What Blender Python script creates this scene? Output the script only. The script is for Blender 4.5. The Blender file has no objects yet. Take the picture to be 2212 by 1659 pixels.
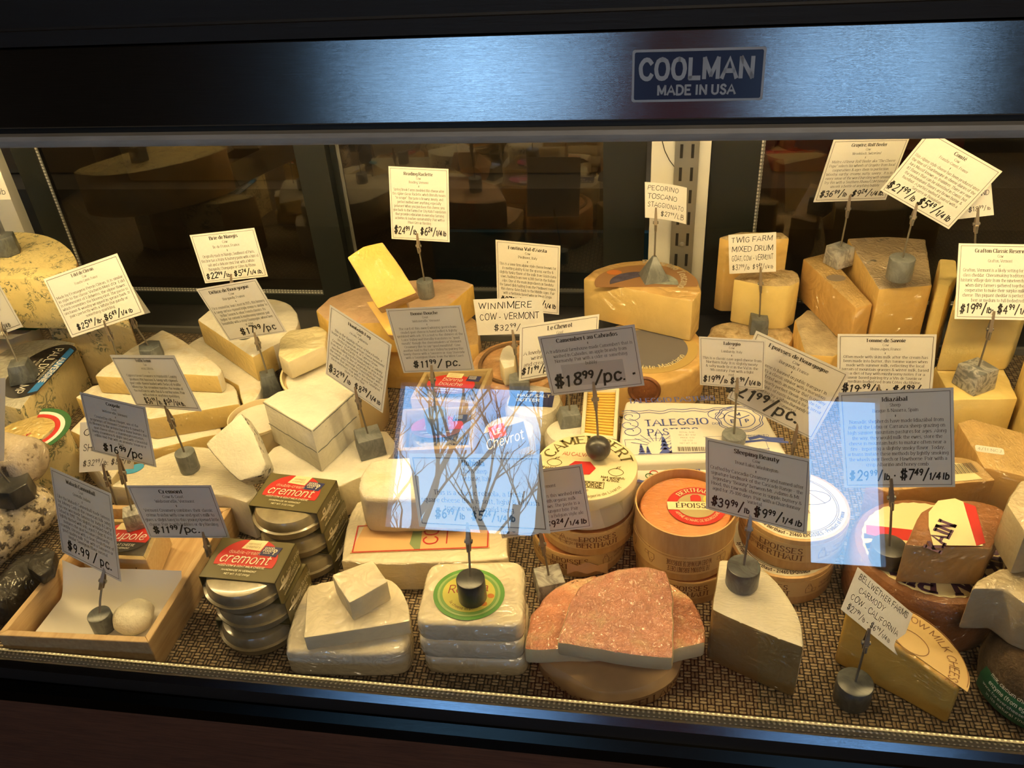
import bpy, bmesh, math, random
import numpy as np
from mathutils import Vector, noise as mnoise
random.seed(7)
scene = bpy.context.scene
COL = scene.collection

# ------------------------------------------------------------------ camera
F = 1850.0; CX, CY = 1106.0, 829.5; CAM_H = 0.78
def nrm(v):
    v = np.array(v, float); return v / np.linalg.norm(v)
_X = nrm((11794, 403, -1850)); _Z = -nrm((198, 2700, 1850)); _Z = nrm(_Z - _X * _Z.dot(_X)); _Y = np.cross(_Z, _X)
MC = np.array([_X, _Y, _Z])                 # world = MC @ (right, down, forward)
EYE = np.array([0, 0, CAM_H])
cam = bpy.data.objects.new('camera', bpy.data.cameras.new('camera')); COL.objects.link(cam)
from mathutils import Matrix
_r = MC @ np.array([1., 0, 0]); _u = MC @ np.array([0, -1., 0]); _b = MC @ np.array([0, 0, -1.])
cam.matrix_world = Matrix(((_r[0], _u[0], _b[0], 0), (_r[1], _u[1], _b[1], 0), (_r[2], _u[2], _b[2], CAM_H), (0, 0, 0, 1)))
cam.data.sensor_fit = 'HORIZONTAL'; cam.data.sensor_width = 36.0; cam.data.lens = 36.0 * F / 2212.0
cam.data.clip_start = 0.02; cam.data.clip_end = 200
scene.camera = cam

# ------------------------------------------------------------------ world, lights, exposure
LAMP = 142.0           # the warm tube inside the case
SKY = 9.6
vs = scene.view_settings
scene.display_settings.display_device = 'sRGB'
vs.view_transform = 'Standard'; vs.look = 'None'; vs.gamma = 1.0; vs.use_curve_mapping = False
vs.exposure = 0.0
w = bpy.data.worlds.new('sky'); scene.world = w; w.use_nodes = True
nt = w.node_tree; nt.nodes.clear()
wo = nt.nodes.new('ShaderNodeOutputWorld'); wb = nt.nodes.new('ShaderNodeBackground')
tc = nt.nodes.new('ShaderNodeTexCoord'); sp = nt.nodes.new('ShaderNodeSeparateXYZ'); rp = nt.nodes.new('ShaderNodeValToRGB')
nt.links.new(tc.outputs['Generated'], sp.inputs[0]); nt.links.new(sp.outputs['Z'], rp.inputs[0])
cr = rp.color_ramp
cr.elements[0].position = 0.0; cr.elements[0].color = (0.42, 0.68, 0.95, 1)
cr.elements[1].position = 0.5; cr.elements[1].color = (0.16, 0.40, 0.85, 1)
e = cr.elements.new(0.22); e.color = (0.20, 0.50, 0.95, 1)
nt.links.new(rp.outputs[0], wb.inputs[0]); wb.inputs[1].default_value = SKY
nt.links.new(wb.outputs[0], wo.inputs[0])
try:
    scene.cycles.max_bounces = 8; scene.cycles.transparent_max_bounces = 12
    scene.cycles.sample_clamp_indirect = 6.0
    scene.cycles.caustics_reflective = False; scene.cycles.caustics_refractive = False
except Exception:
    pass

# ------------------------------------------------------------------ placing helpers
def ray(px, py): return MC @ np.array([(px - CX) / F, (py - CY) / F, 1.0])
def at(px, py, z):                           # where the sight line meets the level z
    r = ray(px, py); return EYE + r * ((z - CAM_H) / r[2])
def aty(px, py, y):                          # where it meets the upright plane at depth y
    r = ray(px, py); return EYE + r * (y / r[1])
def onplane(px, py, p, n):
    r = ray(px, py); return EYE + r * (np.dot(np.array(p) - EYE, n) / np.dot(r, n))
def proj(p):
    c = MC.T @ (np.array(p, float) - EYE); return np.array([CX + F * c[0] / c[2], CY + F * c[1] / c[2]])

# ------------------------------------------------------------------ materials
MATS = {}
def newmat(name):
    m = bpy.data.materials.new(name); m.use_nodes = True
    n = m.node_tree; n.nodes.clear()
    out = n.nodes.new('ShaderNodeOutputMaterial'); b = n.nodes.new('ShaderNodeBsdfPrincipled')
    n.links.new(b.outputs[0], out.inputs[0])
    return m, n, b
def node(n, t, **kw):
    x = n.nodes.new(t)
    for k, v in kw.items():
        if k in x.inputs.keys(): x.inputs[k].default_value = v
        else: setattr(x, k, v)
    return x
def c4(c): return (c[0], c[1], c[2], 1.0)
def ntex(n, scale, detail=3, rough=0.55, stretch=None, coord='Object', dist=0.0):
    t = n.nodes.new('ShaderNodeTexCoord'); mp = n.nodes.new('ShaderNodeMapping')
    if stretch: mp.inputs['Scale'].default_value = stretch
    x = node(n, 'ShaderNodeTexNoise'); x.inputs['Scale'].default_value = scale; x.inputs['Detail'].default_value = detail
    x.inputs['Roughness'].default_value = rough; x.inputs['Distortion'].default_value = dist
    n.links.new(t.outputs[coord], mp.inputs[0]); n.links.new(mp.outputs[0], x.inputs['Vector'])
    return x
def ramp(n, src, stops, interp='LINEAR'):
    r = n.nodes.new('ShaderNodeValToRGB'); r.color_ramp.interpolation = interp
    el = r.color_ramp.elements
    el[0].position, el[0].color = stops[0][0], c4(stops[0][1]); el[1].position, el[1].color = stops[-1][0], c4(stops[-1][1])
    for p, c in stops[1:-1]:
        q = el.new(p); q.color = c4(c)
    n.links.new(src, r.inputs[0]); return r
def mixc(n, fac, a, b):
    m = n.nodes.new('ShaderNodeMix'); m.data_type = 'RGBA'
    for s, v in ((6, a), (7, b)):
        if isinstance(v, tuple): m.inputs[s].default_value = c4(v)
        else: n.links.new(v, m.inputs[s])
    if isinstance(fac, (int, float)): m.inputs[0].default_value = fac
    else: n.links.new(fac, m.inputs[0])
    return m.outputs[2]
def bump(n, h, strength, dist=0.002):
    b = n.nodes.new('ShaderNodeBump'); b.inputs['Strength'].default_value = strength; b.inputs['Distance'].default_value = dist
    n.links.new(h, b.inputs['Height']); return b.outputs[0]

def plain(name, col, rough=0.5, metal=0.0, coat=0.0, var=0.0, vscale=40, bmp=0.0, bscale=120, stretch=None):
    if name in MATS: return MATS[name]
    m, n, b = newmat(name)
    b.inputs['Base Color'].default_value = c4(col); b.inputs['Roughness'].default_value = rough; b.inputs['Metallic'].default_value = metal
    if coat: b.inputs['Coat Weight'].default_value = coat; b.inputs['Coat Roughness'].default_value = 0.08
    if var:
        x = ntex(n, vscale, 4, 0.6, stretch)
        lo = tuple(max(0, v * (1 - var)) for v in col); hi = tuple(min(1, v * (1 + var)) for v in col)
        n.links.new(ramp(n, x.outputs[0], [(0.3, lo), (0.7, hi)]).outputs[0], b.inputs['Base Color'])
    if bmp:
        x2 = ntex(n, bscale, 4, 0.6, stretch); n.links.new(bump(n, x2.outputs[0], bmp), b.inputs['Normal'])
    MATS[name] = m; return m

def cheese(name, col, rough=0.5, spots=None, spot_amt=0.0, spot_scale=60, wrap=0.0, bmp=0.25, bscale=150, var=0.08, vscale=25,
           veins=None, vein_scale=35, vein_w=0.035, sss=0.0, wrap_scale=45, wstretch=(1, 1, 1), patches=None, patch=(0.5, 0.65), pscale=14):
    """a cheese surface: tint drift, specks or blue veins, fine grain, and if wrapped a crinkled film coat"""
    if name in MATS: return MATS[name]
    m, n, b = newmat(name)
    x = ntex(n, vscale, 5, 0.6)
    lo = tuple(v * (1 - var) for v in col); hi = tuple(min(1, v * (1 + var)) for v in col)
    c = ramp(n, x.outputs[0], [(0.32, lo), (0.68, hi)]).outputs[0]
    if patches:
        xp = ntex(n, pscale, 4, 0.65, None, 'Object', 0.6)
        f = ramp(n, xp.outputs[0], [(patch[0], (0, 0, 0)), (patch[1], (1, 1, 1))]).outputs[0]
        c = mixc(n, f, c, patches)
    if spots and spot_amt:
        s = ntex(n, spot_scale, 3, 0.6)
        f = ramp(n, s.outputs[0], [(0.72 - spot_amt, (0, 0, 0)), (0.78 - spot_amt * 0.8, (1, 1, 1))]).outputs[0]
        c = mixc(n, f, c, spots)
    if veins:
        v = ntex(n, vein_scale, 5, 0.62, None, 'Object', 1.4)
        sub = node(n, 'ShaderNodeMath', operation='SUBTRACT'); sub.inputs[1].default_value = 0.5; n.links.new(v.outputs[0], sub.inputs[0])
        ab = node(n, 'ShaderNodeMath', operation='ABSOLUTE'); n.links.new(sub.outputs[0], ab.inputs[0])
        f = ramp(n, ab.outputs[0], [(vein_w * 0.35, (1, 1, 1)), (vein_w, (0, 0, 0))]).outputs[0]
        g = ntex(n, vein_scale * 0.7, 2, 0.5)
        gm = ramp(n, g.outputs[0], [(0.46, (0, 0, 0)), (0.56, (1, 1, 1))]).outputs[0]
        mu = node(n, 'ShaderNodeMath', operation='MULTIPLY'); n.links.new(f, mu.inputs[0]); n.links.new(gm, mu.inputs[1])
        c = mixc(n, mu.outputs[0], c, veins)
    n.links.new(c, b.inputs['Base Color'])
    b.inputs['Roughness'].default_value = rough; b.inputs['Specular IOR Level'].default_value = 0.35
    if sss:
        b.inputs['Subsurface Weight'].default_value = sss; b.inputs['Subsurface Scale'].default_value = 0.006
        b.inputs['Subsurface Radius'].default_value = (1.0, 0.7, 0.35)
    if bmp:
        x2 = ntex(n, bscale, 4, 0.65); n.links.new(bump(n, x2.outputs[0], bmp, .004), b.inputs['Normal'])
    if wrap:
        b.inputs['Coat Weight'].default_value = wrap; b.inputs['Coat Roughness'].default_value = 0.10; b.inputs['Coat IOR'].default_value = 2.0
        y = ntex(n, wrap_scale, 2, 0.5, wstretch, 'Object', 1.0)
        sb = node(n, 'ShaderNodeMath', operation='SUBTRACT'); sb.inputs[1].default_value = 0.5; n.links.new(y.outputs[0], sb.inputs[0])
        rb = node(n, 'ShaderNodeMath', operation='ABSOLUTE'); n.links.new(sb.outputs[0], rb.inputs[0])
        n.links.new(bump(n, rb.outputs[0], 1.0, 1.15 / wrap_scale), b.inputs['Coat Normal'])
    MATS[name] = m; return m

def wood(name, col, dark, scale=30, stretch=(1, 8, 8), rough=0.55):
    if name in MATS: return MATS[name]
    m, n, b = newmat(name)
    x = ntex(n, scale, 5, 0.6, stretch, 'Object', 0.4)
    n.links.new(ramp(n, x.outputs[0], [(0.3, dark), (0.62, col)]).outputs[0], b.inputs['Base Color'])
    b.inputs['Roughness'].default_value = rough
    n.links.new(bump(n, x.outputs[0], 0.15), b.inputs['Normal'])
    MATS[name] = m; return m

def marble(name, col, vein, scale=60, rough=0.3):
    if name in MATS: return MATS[name]
    m, n, b = newmat(name)
    x = ntex(n, scale, 5, 0.6, None, 'Object', 1.5)
    n.links.new(ramp(n, x.outputs[0], [(0.40, col), (0.52, vein), (0.60, col)]).outputs[0], b.inputs['Base Color'])
    b.inputs['Roughness'].default_value = rough
    n.links.new(bump(n, x.outputs[0], 0.08), b.inputs['Normal'])
    MATS[name] = m; return m

def pane(name, tint=(1, 1, 1), gain=1.0, rough=0.0, dirt=0.0):
    """clear pane: straight-through light plus a true surface reflection that grows at grazing angles"""
    if name in MATS: return MATS[name]
    m = bpy.data.materials.new(name); m.use_nodes = True; n = m.node_tree; n.nodes.clear()
    out = n.nodes.new('ShaderNodeOutputMaterial'); mx = n.nodes.new('ShaderNodeMixShader')
    tr = n.nodes.new('ShaderNodeBsdfTransparent'); gl = n.nodes.new('ShaderNodeBsdfGlossy'); lw = n.nodes.new('ShaderNodeLayerWeight')
    tr.inputs[0].default_value = c4(tint); gl.inputs['Roughness'].default_value = rough; lw.inputs[0].default_value = 0.5
    pw = node(n, 'ShaderNodeMath', operation='POWER'); pw.inputs[1].default_value = 5.0; n.links.new(lw.outputs['Facing'], pw.inputs[0])
    ma = node(n, 'ShaderNodeMath', operation='MULTIPLY_ADD'); ma.inputs[1].default_value = 0.96 * min(1.0, gain); ma.inputs[2].default_value = 0.042 * gain
    n.links.new(pw.outputs[0], ma.inputs[0]); n.links.new(ma.outputs[0], mx.inputs[0])
    n.links.new(tr.outputs[0], mx.inputs[1]); n.links.new(gl.outputs[0], mx.inputs[2]); n.links.new(mx.outputs[0], out.inputs[0])
    MATS[name] = m; return m

def emit(name, col, s):
    m = bpy.data.materials.new(name); m.use_nodes = True; n = m.node_tree; n.nodes.clear()
    out = n.nodes.new('ShaderNodeOutputMaterial'); em = n.nodes.new('ShaderNodeEmission')
    em.inputs[0].default_value = c4(col); em.inputs[1].default_value = s; n.links.new(em.outputs[0], out.inputs[0]); return m

# ------------------------------------------------------------------ objects
def prop(o, label=None, cat=None, group=None, kind=None):
    if label: o['label'] = label
    if cat: o['category'] = cat
    if group: o['group'] = group
    if kind: o['kind'] = kind
    return o
def thing(name, label, cat, loc, group=None):
    o = bpy.data.objects.new(name, None); COL.objects.link(o); o.location = [float(v) for v in loc]; o.empty_display_size = 0.01
    return prop(o, label, cat, group)
def origin_of(p):
    v = Vector((0, 0, 0))
    while p: v += p.location; p = p.parent
    return v
def obj(name, bm, mats, parent=None, smooth=40.0, loc=None):
    """link a bmesh laid out in world metres as ONE mesh object"""
    me = bpy.data.meshes.new(name)
    off = origin_of(parent) if parent else (Vector([float(v) for v in loc]) if loc is not None else Vector((0, 0, 0)))
    bmesh.ops.translate(bm, verts=bm.verts, vec=-off)
    bm.normal_update(); bm.to_mesh(me); bm.free()
    for m in (mats if isinstance(mats, (list, tuple)) else [mats]): me.materials.append(m)
    if smooth:
        for p in me.polygons: p.use_smooth = True
        me.set_sharp_from_angle(angle=math.radians(smooth))
    o = bpy.data.objects.new(name, me); COL.objects.link(o)
    if parent: o.parent = parent
    elif loc is not None: o.location = off
    return o

def B(): return bmesh.new()
def add_box(bm, lo, hi, mi=0, bev=0.0):
    vs_ = [bm.verts.new((x, y, z)) for z in (lo[2], hi[2]) for y in (lo[1], hi[1]) for x in (lo[0], hi[0])]
    fs = [bm.faces.new([vs_[i] for i in q]) for q in ((0, 2, 3, 1), (4, 5, 7, 6), (0, 1, 5, 4), (2, 6, 7, 3), (0, 4, 6, 2), (1, 3, 7, 5))]
    for f in fs: f.material_index = mi
    if bev:
        es = list({e for f in fs for e in f.edges}); bmesh.ops.bevel(bm, geom=es, offset=bev, segments=2, profile=0.6, affect='EDGES', material=-1)
def add_hull(bm, top, bot, mi_top=0, mi_side=None, mi_bot=None, bev=0.0, seg=2, corner=None):
    """a solid between two matching rings of points"""
    n = len(top); mi_side = mi_side or [mi_top] * n; mi_bot = mi_top if mi_bot is None else mi_bot
    tv = [bm.verts.new(p) for p in top]; bv = [bm.verts.new(p) for p in bot]
    ft = bm.faces.new(tv); ft.material_index = mi_top
    fb = bm.faces.new(list(reversed(bv))); fb.material_index = mi_bot
    fs = [ft, fb]
    for i in range(n):
        j = (i + 1) % n
        f = bm.faces.new([bv[i], bv[j], tv[j], tv[i]]); f.material_index = mi_side[i]; fs.append(f)
    bmesh.ops.recalc_face_normals(bm, faces=fs)
    if bev:
        es = set(ft.edges) | set(fb.edges)
        for i in range(n):
            if corner is None or corner[i]:
                e_ = bm.edges.get((tv[i], bv[i]))
                if e_: es.add(e_)
        bmesh.ops.bevel(bm, geom=list(es), offset=bev, segments=seg, profile=0.5, affect='EDGES', material=-1, clamp_overlap=True)
def add_tube(bm, pts, r, n=8, mi=0, caps=True):
    pts = [Vector([float(v) for v in p]) for p in pts]; rs = r if isinstance(r, (list, tuple)) else [r] * len(pts); rings = []
    prev = None
    for i, p in enumerate(pts):
        d = (pts[min(i + 1, len(pts) - 1)] - pts[max(i - 1, 0)]).normalized()
        a = (prev - d * prev.dot(d)) if prev is not None else d.orthogonal()
        if a.length < 1e-6: a = d.orthogonal()
        a.normalize(); prev = a; b_ = d.cross(a)
        rings.append([bm.verts.new(p + (a * math.cos(t) + b_ * math.sin(t)) * rs[i]) for t in [2 * math.pi * k / n for k in range(n)]])
    for A_, C_ in zip(rings, rings[1:]):
        for k in range(n):
            f = bm.faces.new([A_[k], A_[(k + 1) % n], C_[(k + 1) % n], C_[k]]); f.material_index = mi
    if caps:
        bm.faces.new(list(reversed(rings[0]))).material_index = mi; bm.faces.new(rings[-1]).material_index = mi
def add_lathe(bm, c, prof, n=48, mi=None, jig=0.0, sq=(1, 1), ang=0.0, close=True):
    """turn a profile of (radius, height) about the upright axis through c; jig roughens the outline"""
    rings = []
    for k in range(n):
        t = 2 * math.pi * k / n
        j = 1 + (jig * mnoise.noise((math.cos(t) * 1.7 + c[0] * 31, math.sin(t) * 1.7 + c[1] * 31, c[2] * 17)) if jig else 0)
        x, y = math.cos(t) * sq[0], math.sin(t) * sq[1]
        x, y = x * math.cos(ang) - y * math.sin(ang), x * math.sin(ang) + y * math.cos(ang)
        rings.append([bm.verts.new((c[0] + x * r * j, c[1] + y * r * j, c[2] + h)) for r, h in prof])
    for k in range(n):
        A_, C_ = rings[k], rings[(k + 1) % n]
        for i in range(len(prof) - 1):
            f = bm.faces.new([A_[i], C_[i], C_[i + 1], A_[i + 1]]); f.material_index = mi[i] if mi else 0
    if close:
        f = bm.faces.new([rings[k][-1] for k in range(n)]); f.material_index = mi[-1] if mi else 0
        f = bm.faces.new([rings[k][0] for k in reversed(range(n))]); f.material_index = mi[0] if mi else 0
    return rings
def slab_prof(r, h, b=0.003):
    return [(r - b, 0), (r - b * .3, b * .3), (r, b), (r, h - b), (r - b * .3, h - b * .3), (r - b, h)]

def smooth_ring(pts):
    """points (x, y, flag): edges flagged r are bent through their points, edges flagged c stay straight cuts"""
    n = len(pts); P = [np.array(p[:2], float) for p in pts]; fl = [(p[2] if len(p) > 2 else 'c') for p in pts]
    out, of, corner = [], [], []
    for i in range(n):
        a, b_ = P[i], P[(i + 1) % n]
        out.append(a); of.append(fl[i]); corner.append(not (fl[i] == 'r' and fl[i - 1] == 'r'))
        if fl[i] == 'r':
            p0 = P[i - 1] if fl[i - 1] == 'r' else a - (b_ - a) * 0.3
            p3 = P[(i + 2) % n] if fl[(i + 1) % n] == 'r' else b_ + (b_ - a) * 0.3
            for t in (0.25, 0.5, 0.75):
                q = 0.5 * ((2 * a) + (b_ - p0) * t + (2 * p0 - 5 * a + 4 * b_ - p3) * t * t + (3 * a - 3 * b_ + p3 - p0) * t ** 3)
                out.append(q); of.append('r'); corner.append(False)
    return out, of, corner

def solid(name, pts, z1, z0, mats, parent, bev=0.003, tilt=None, grow=0.0, seg=2, jit=0.0, thick=None, drop=False, wob=.0011):
    """A cut piece: its top outline is the ring of sight points on the level z1 (or on the leaning plane tilt=(point, normal)), cut down to z0.
       mats = [top, cut side, rind side]"""
    ring, fl, corner = smooth_ring(pts)
    if tilt is None:
        top = [at(x, y, z1) for x, y in ring]; dn = np.array([0, 0, z0 - z1])
    else:
        nn = nrm(tilt[1]); top = [onplane(x, y, tilt[0], nn) for x, y in ring]; dn = -nn * thick
    T2, f2, c2 = [], [], []
    for i, p in enumerate(top):                # no knife leaves a ruler-straight edge: long edges get a few extra points, all points wander a little
        q = top[(i + 1) % len(top)]; k = max(1, int(np.linalg.norm(q - p) / .014))
        for j in range(k): T2.append(p + (q - p) * j / k); f2.append(fl[i]); c2.append(corner[i] if j == 0 else False)
    top, fl, corner = T2, f2, c2; jj = max(jit, wob)
    top = [p + np.array([mnoise.noise((p[0] * 70, p[1] * 70, 3)), mnoise.noise((p[0] * 70, p[1] * 70, 9)), .6 * mnoise.noise((p[0] * 70, p[1] * 70, 17))]) * jj for p in top]
    cen = sum(top) / len(top)
    bot = [np.array([p[0], p[1], z0]) if drop else (np.array([*(p + (p - cen) * grow)[:2], z0]) if tilt is None else p + dn) for p in top]
    bm = B()
    add_hull(bm, [Vector(p) for p in top], [Vector(p) for p in bot], 0, [1 if f == 'c' else 2 for f in fl], 2, bev, seg, corner)
    return obj(name, bm, mats, parent)
def ring_center(pts, z):
    P = [at(p[0], p[1], z) for p in pts]; return sum(P) / len(P)

# ------------------------------------------------------------------ lettering (pen strokes swept into thin ribbons)
_G = {
'A':'6|0,0 3,7 6,0|1.1,2.4 4.9,2.4','B':'5.2|.6,0 .6,7|~.6,7 3.6,6.9 4.2,5.3 3.4,3.8 .6,3.7|~.6,3.7 4,3.6 5,1.9 4,.1 .6,0',
'C':'5.4|~5,5.7 3.8,6.9 2,6.8 .5,5 .4,3 1,1 2.6,0 4.2,.2 5.1,1.4','D':'5.8|.6,0 .6,7|~.6,7 3.4,6.9 5.2,5.4 5.5,3.5 5.1,1.6 3.4,.1 .6,0',
'E':'5|.6,0 .6,7|.6,7 4.6,7|.6,3.6 3.8,3.6|.6,0 4.8,0','F':'4.8|.6,0 .6,7|.6,7 4.6,7|.6,3.6 3.8,3.6',
'G':'5.8|~5.1,5.8 3.9,6.9 2.1,6.8 .6,5.2 .4,3.2 1.1,1 2.7,0 4.4,.3 5.2,1.4|5.2,1.2 5.2,3 3.4,3','H':'6|.6,0 .6,7|5.4,0 5.4,7|.6,3.6 5.4,3.6',
'I':'2|1,0 1,7','J':'4|~3,7 3,3 2.9,1 1.8,0 .6,.6','K':'5.6|.6,0 .6,7|5,7 .6,2.8|2.2,4.2 5.3,0','L':'4.8|.6,0 .6,7|.6,0 4.6,0',
'M':'7|.6,0 .6,7|.6,7 3.5,1|3.5,1 6.4,7|6.4,7 6.4,0','N':'6|.6,0 .6,7|.6,7 5.4,0|5.4,0 5.4,7',
'O':'6|~3,7 1.2,6.3 .4,3.5 1.2,.7 3,0 4.8,.7 5.6,3.5 4.8,6.3 3,7','P':'5|.6,0 .6,7|~.6,7 3.8,6.8 4.7,5.2 3.8,3.4 .6,3.2',
'Q':'6|~3,7 1.2,6.3 .4,3.5 1.2,.7 3,0 4.8,.7 5.6,3.5 4.8,6.3 3,7|3.4,1.6 5.6,-.6','R':'5.4|.6,0 .6,7|~.6,7 3.8,6.9 4.6,5.3 3.8,3.7 .6,3.5|2.6,3.5 5.2,0',
'S':'4.8|~4.3,5.8 3.2,7 1.5,6.8 .7,5.4 1.6,4.1 3.3,3.3 4.3,1.9 3.6,.3 1.8,0 .5,1.2','T':'5|2.5,0 2.5,7|.2,7 4.8,7',
'U':'5.8|~.6,7 .6,3 .9,1 2.9,0 4.9,1 5.2,3 5.2,7','V':'5.6|.1,7 2.8,0|2.8,0 5.5,7','W':'8|.1,7 2.1,0|2.1,0 4,6|4,6 5.9,0|5.9,0 7.9,7','X':'5.4|.2,0 5.2,7|.2,7 5.2,0',
'Y':'5.4|.1,7 2.7,3.4 5.3,7|2.7,3.4 2.7,0','Z':'5|.4,7 4.7,7|4.7,7 .3,0|.3,0 4.8,0',
'a':'4.4|~.6,4 1.6,5 3,4.6 3.4,3.4 3.4,.8 4.2,0|~3.4,2.9 1.4,2.6 .4,1.3 1,.1 2.2,.1 3.4,1.2','b':'4.6|.6,0 .6,7.2|~.6,3.8 2,5 3.6,4.4 4.2,2.5 3.6,.6 2,0 .6,.9',
'c':'3.9|~3.5,4 2.6,5 1.3,4.7 .4,2.6 1.1,.5 2.4,0 3.6,1','d':'4.7|4,0 4,7.2|~4,3.8 2.7,5 1.1,4.4 .4,2.5 1.1,.6 2.7,0 4,.9',
'e':'4.1|~.5,2.7 3.7,2.8 3.3,4.4 2.1,5 .9,4.3 .4,2.5 1,.6 2.3,0 3.7,1','f':'3|~3,6.8 2.2,7.2 1.4,6.4 1.3,5 1.3,0|.2,5 2.6,5',
'g':'4.6|~4,4 2.6,5 1.1,4.5 .5,2.8 1.2,1.1 2.7,.8 4,1.8|~4,5 4,-.4 3.4,-1.8 1.9,-2.2 .6,-1.5','h':'4.8|.6,0 .6,7.2|~.6,3.4 1.7,4.8 3.3,4.8 4,3.4 4,0',
'i':'1.9|.9,0 .9,5|.9,6.3 .9,7.1','j':'2|~1.2,5 1.2,0 .9,-1.8 -.2,-2.1|1.2,6.3 1.2,7.1','k':'4.6|.6,0 .6,7.2|3.8,5 .6,1.8|1.6,2.8 4.2,0','l':'1.9|.9,0 .9,7.2',
'm':'7.2|.6,0 .6,5|~.6,3.4 1.6,4.8 3,4.7 3.5,3.4 3.5,0|~3.5,3.4 4.6,4.8 6,4.7 6.4,3.4 6.4,0','n':'4.8|.6,0 .6,5|~.6,3.4 1.7,4.8 3.3,4.8 4,3.4 4,0',
'o':'4.4|~2.2,5 .9,4.3 .4,2.5 .9,.7 2.2,0 3.5,.7 4,2.5 3.5,4.3 2.2,5','p':'4.6|.6,-2 .6,5|~.6,3.8 2,5 3.6,4.4 4.2,2.5 3.6,.6 2,0 .6,.9',
'q':'4.6|4,-2 4,5|~4,3.8 2.7,5 1.1,4.4 .4,2.5 1.1,.6 2.7,0 4,.9','r':'3.4|.6,0 .6,5|~.6,3.3 1.6,4.8 3,4.8','s':'3.7|~3.3,4.1 2.4,5 1,4.7 .7,3.6 1.8,2.8 3.1,2 3.1,.6 1.8,0 .5,.8',
't':'3|~1.3,6.6 1.3,1.2 1.9,.1 2.9,.5|.2,5 2.7,5','u':'4.8|~.6,5 .6,1.6 1.3,.1 2.8,.2 4,1.6|4,5 4,0','v':'4.2|.2,5 2.1,0|2.1,0 4,5','w':'6.2|.2,5 1.7,0|1.7,0 3.1,4.4|3.1,4.4 4.5,0|4.5,0 6,5',
'x':'4.2|.3,0 3.9,5|.3,5 3.9,0','y':'4.3|.2,5 2.2,.2|~4.1,5 2.2,.2 1.3,-1.9 .2,-2','z':'3.9|.4,5 3.5,5|3.5,5 .3,0|.3,0 3.7,0',
'0':'4.6|~2.3,7 .9,6 .5,3.5 .9,1 2.3,0 3.7,1 4.1,3.5 3.7,6 2.3,7','1':'3|.8,5.8 1.8,7|1.8,7 1.8,0','2':'4.4|~.6,5.4 1.2,6.8 2.7,7 3.7,5.8 3.2,4 .5,0|.5,0 4.1,0',
'3':'4.2|~.5,6 1.7,7 3.2,6.6 3.5,5.2 2.6,4 1.6,3.8|~1.6,3.8 3.3,3.4 3.8,1.8 3,.3 1.6,0 .3,.9','4':'4.6|3.3,0 3.3,7|3.3,7 .3,2.2|.3,2.2 4.4,2.2',
'5':'4.2|3.7,7 .9,7|.9,7 .7,4|~.7,4 2.2,4.5 3.6,3.6 3.8,2 2.9,.3 1.5,0 .3,.7','6':'4.4|~3.4,6.8 1.8,6 .8,4 .6,1.8 1.6,.1 3,.2 3.9,1.9 3,3.6 1.6,3.6 .6,2',
'7':'4.2|.4,7 3.9,7|3.9,7 1.5,0','8':'4.4|~2.2,3.8 .9,5 1,6.4 2.2,7 3.4,6.4 3.5,5 2.2,3.8 .6,2.2 .8,.6 2.2,0 3.6,.6 3.8,2.2 2.2,3.8','9':'4.4|~3.8,5 3,3.5 1.5,3.4 .6,5 1.5,6.8 3,6.7 3.8,5 3.5,2.2 2.6,0',
'$':'5.2|~4.6,5.4 3.4,6 1.6,6 .7,4.9 1.7,3.9 3.5,3.3 4.5,2.1 3.7,1 1.8,.9 .4,1.7|1.9,7.6 1.7,-.6|3.4,7.6 3.2,-.6','/':'3.6|.2,-1 3.4,8',
'&':'6|~5.6,0 1.6,4.8 1.7,6.6 3,7 3.7,5.8 2.8,4.4 .8,2.4 .8,.6 2.4,0 4.4,1 5.4,3.2','.':'1.6|.5,.35 1.1,.35',',':'1.6|.9,.7 .5,-1',"'":'1.4|.7,7 .6,5.4','"':'2.4|.6,7 .5,5.4|1.7,7 1.6,5.4',
'-':'3|.4,2.6 2.6,2.6','(':'2.2|~1.8,7.4 .7,5 .7,1.5 1.8,-1',')':'2.2|~.4,7.4 1.5,5 1.5,1.5 .4,-1','!':'1.8|.9,7 .9,2|.9,.6 .9,0',':':'1.8|.9,.7 .9,0|.9,4 .9,3.3','+':'4|2,1 2,5|0,3 4,3',
'*':'2.6|1.3,0 1.3,5|.2,2.5 2.4,2.5|.4,3.8 2.2,3.8','~':'1.6|.5,2.8 1.1,2.8'}
_ACC = {'é':('e','1.8,6 3,7.2'),'è':('e','2.6,6 1.4,7.2'),'ê':('e','1,6 2.1,7 3.2,6'),'á':('a','1.8,6 3,7.2'),'â':('a','1,6 2.1,7 3.2,6'),'ô':('o','1,6 2.2,7 3.4,6'),'ñ':('n','1,6.2 2.6,6.8 3.6,6.4'),
        'É':('E','2.2,7.8 3.6,9'),'î':('i','0,6.2 .9,7 1.8,6.2')}
_PARSED = {}
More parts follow.
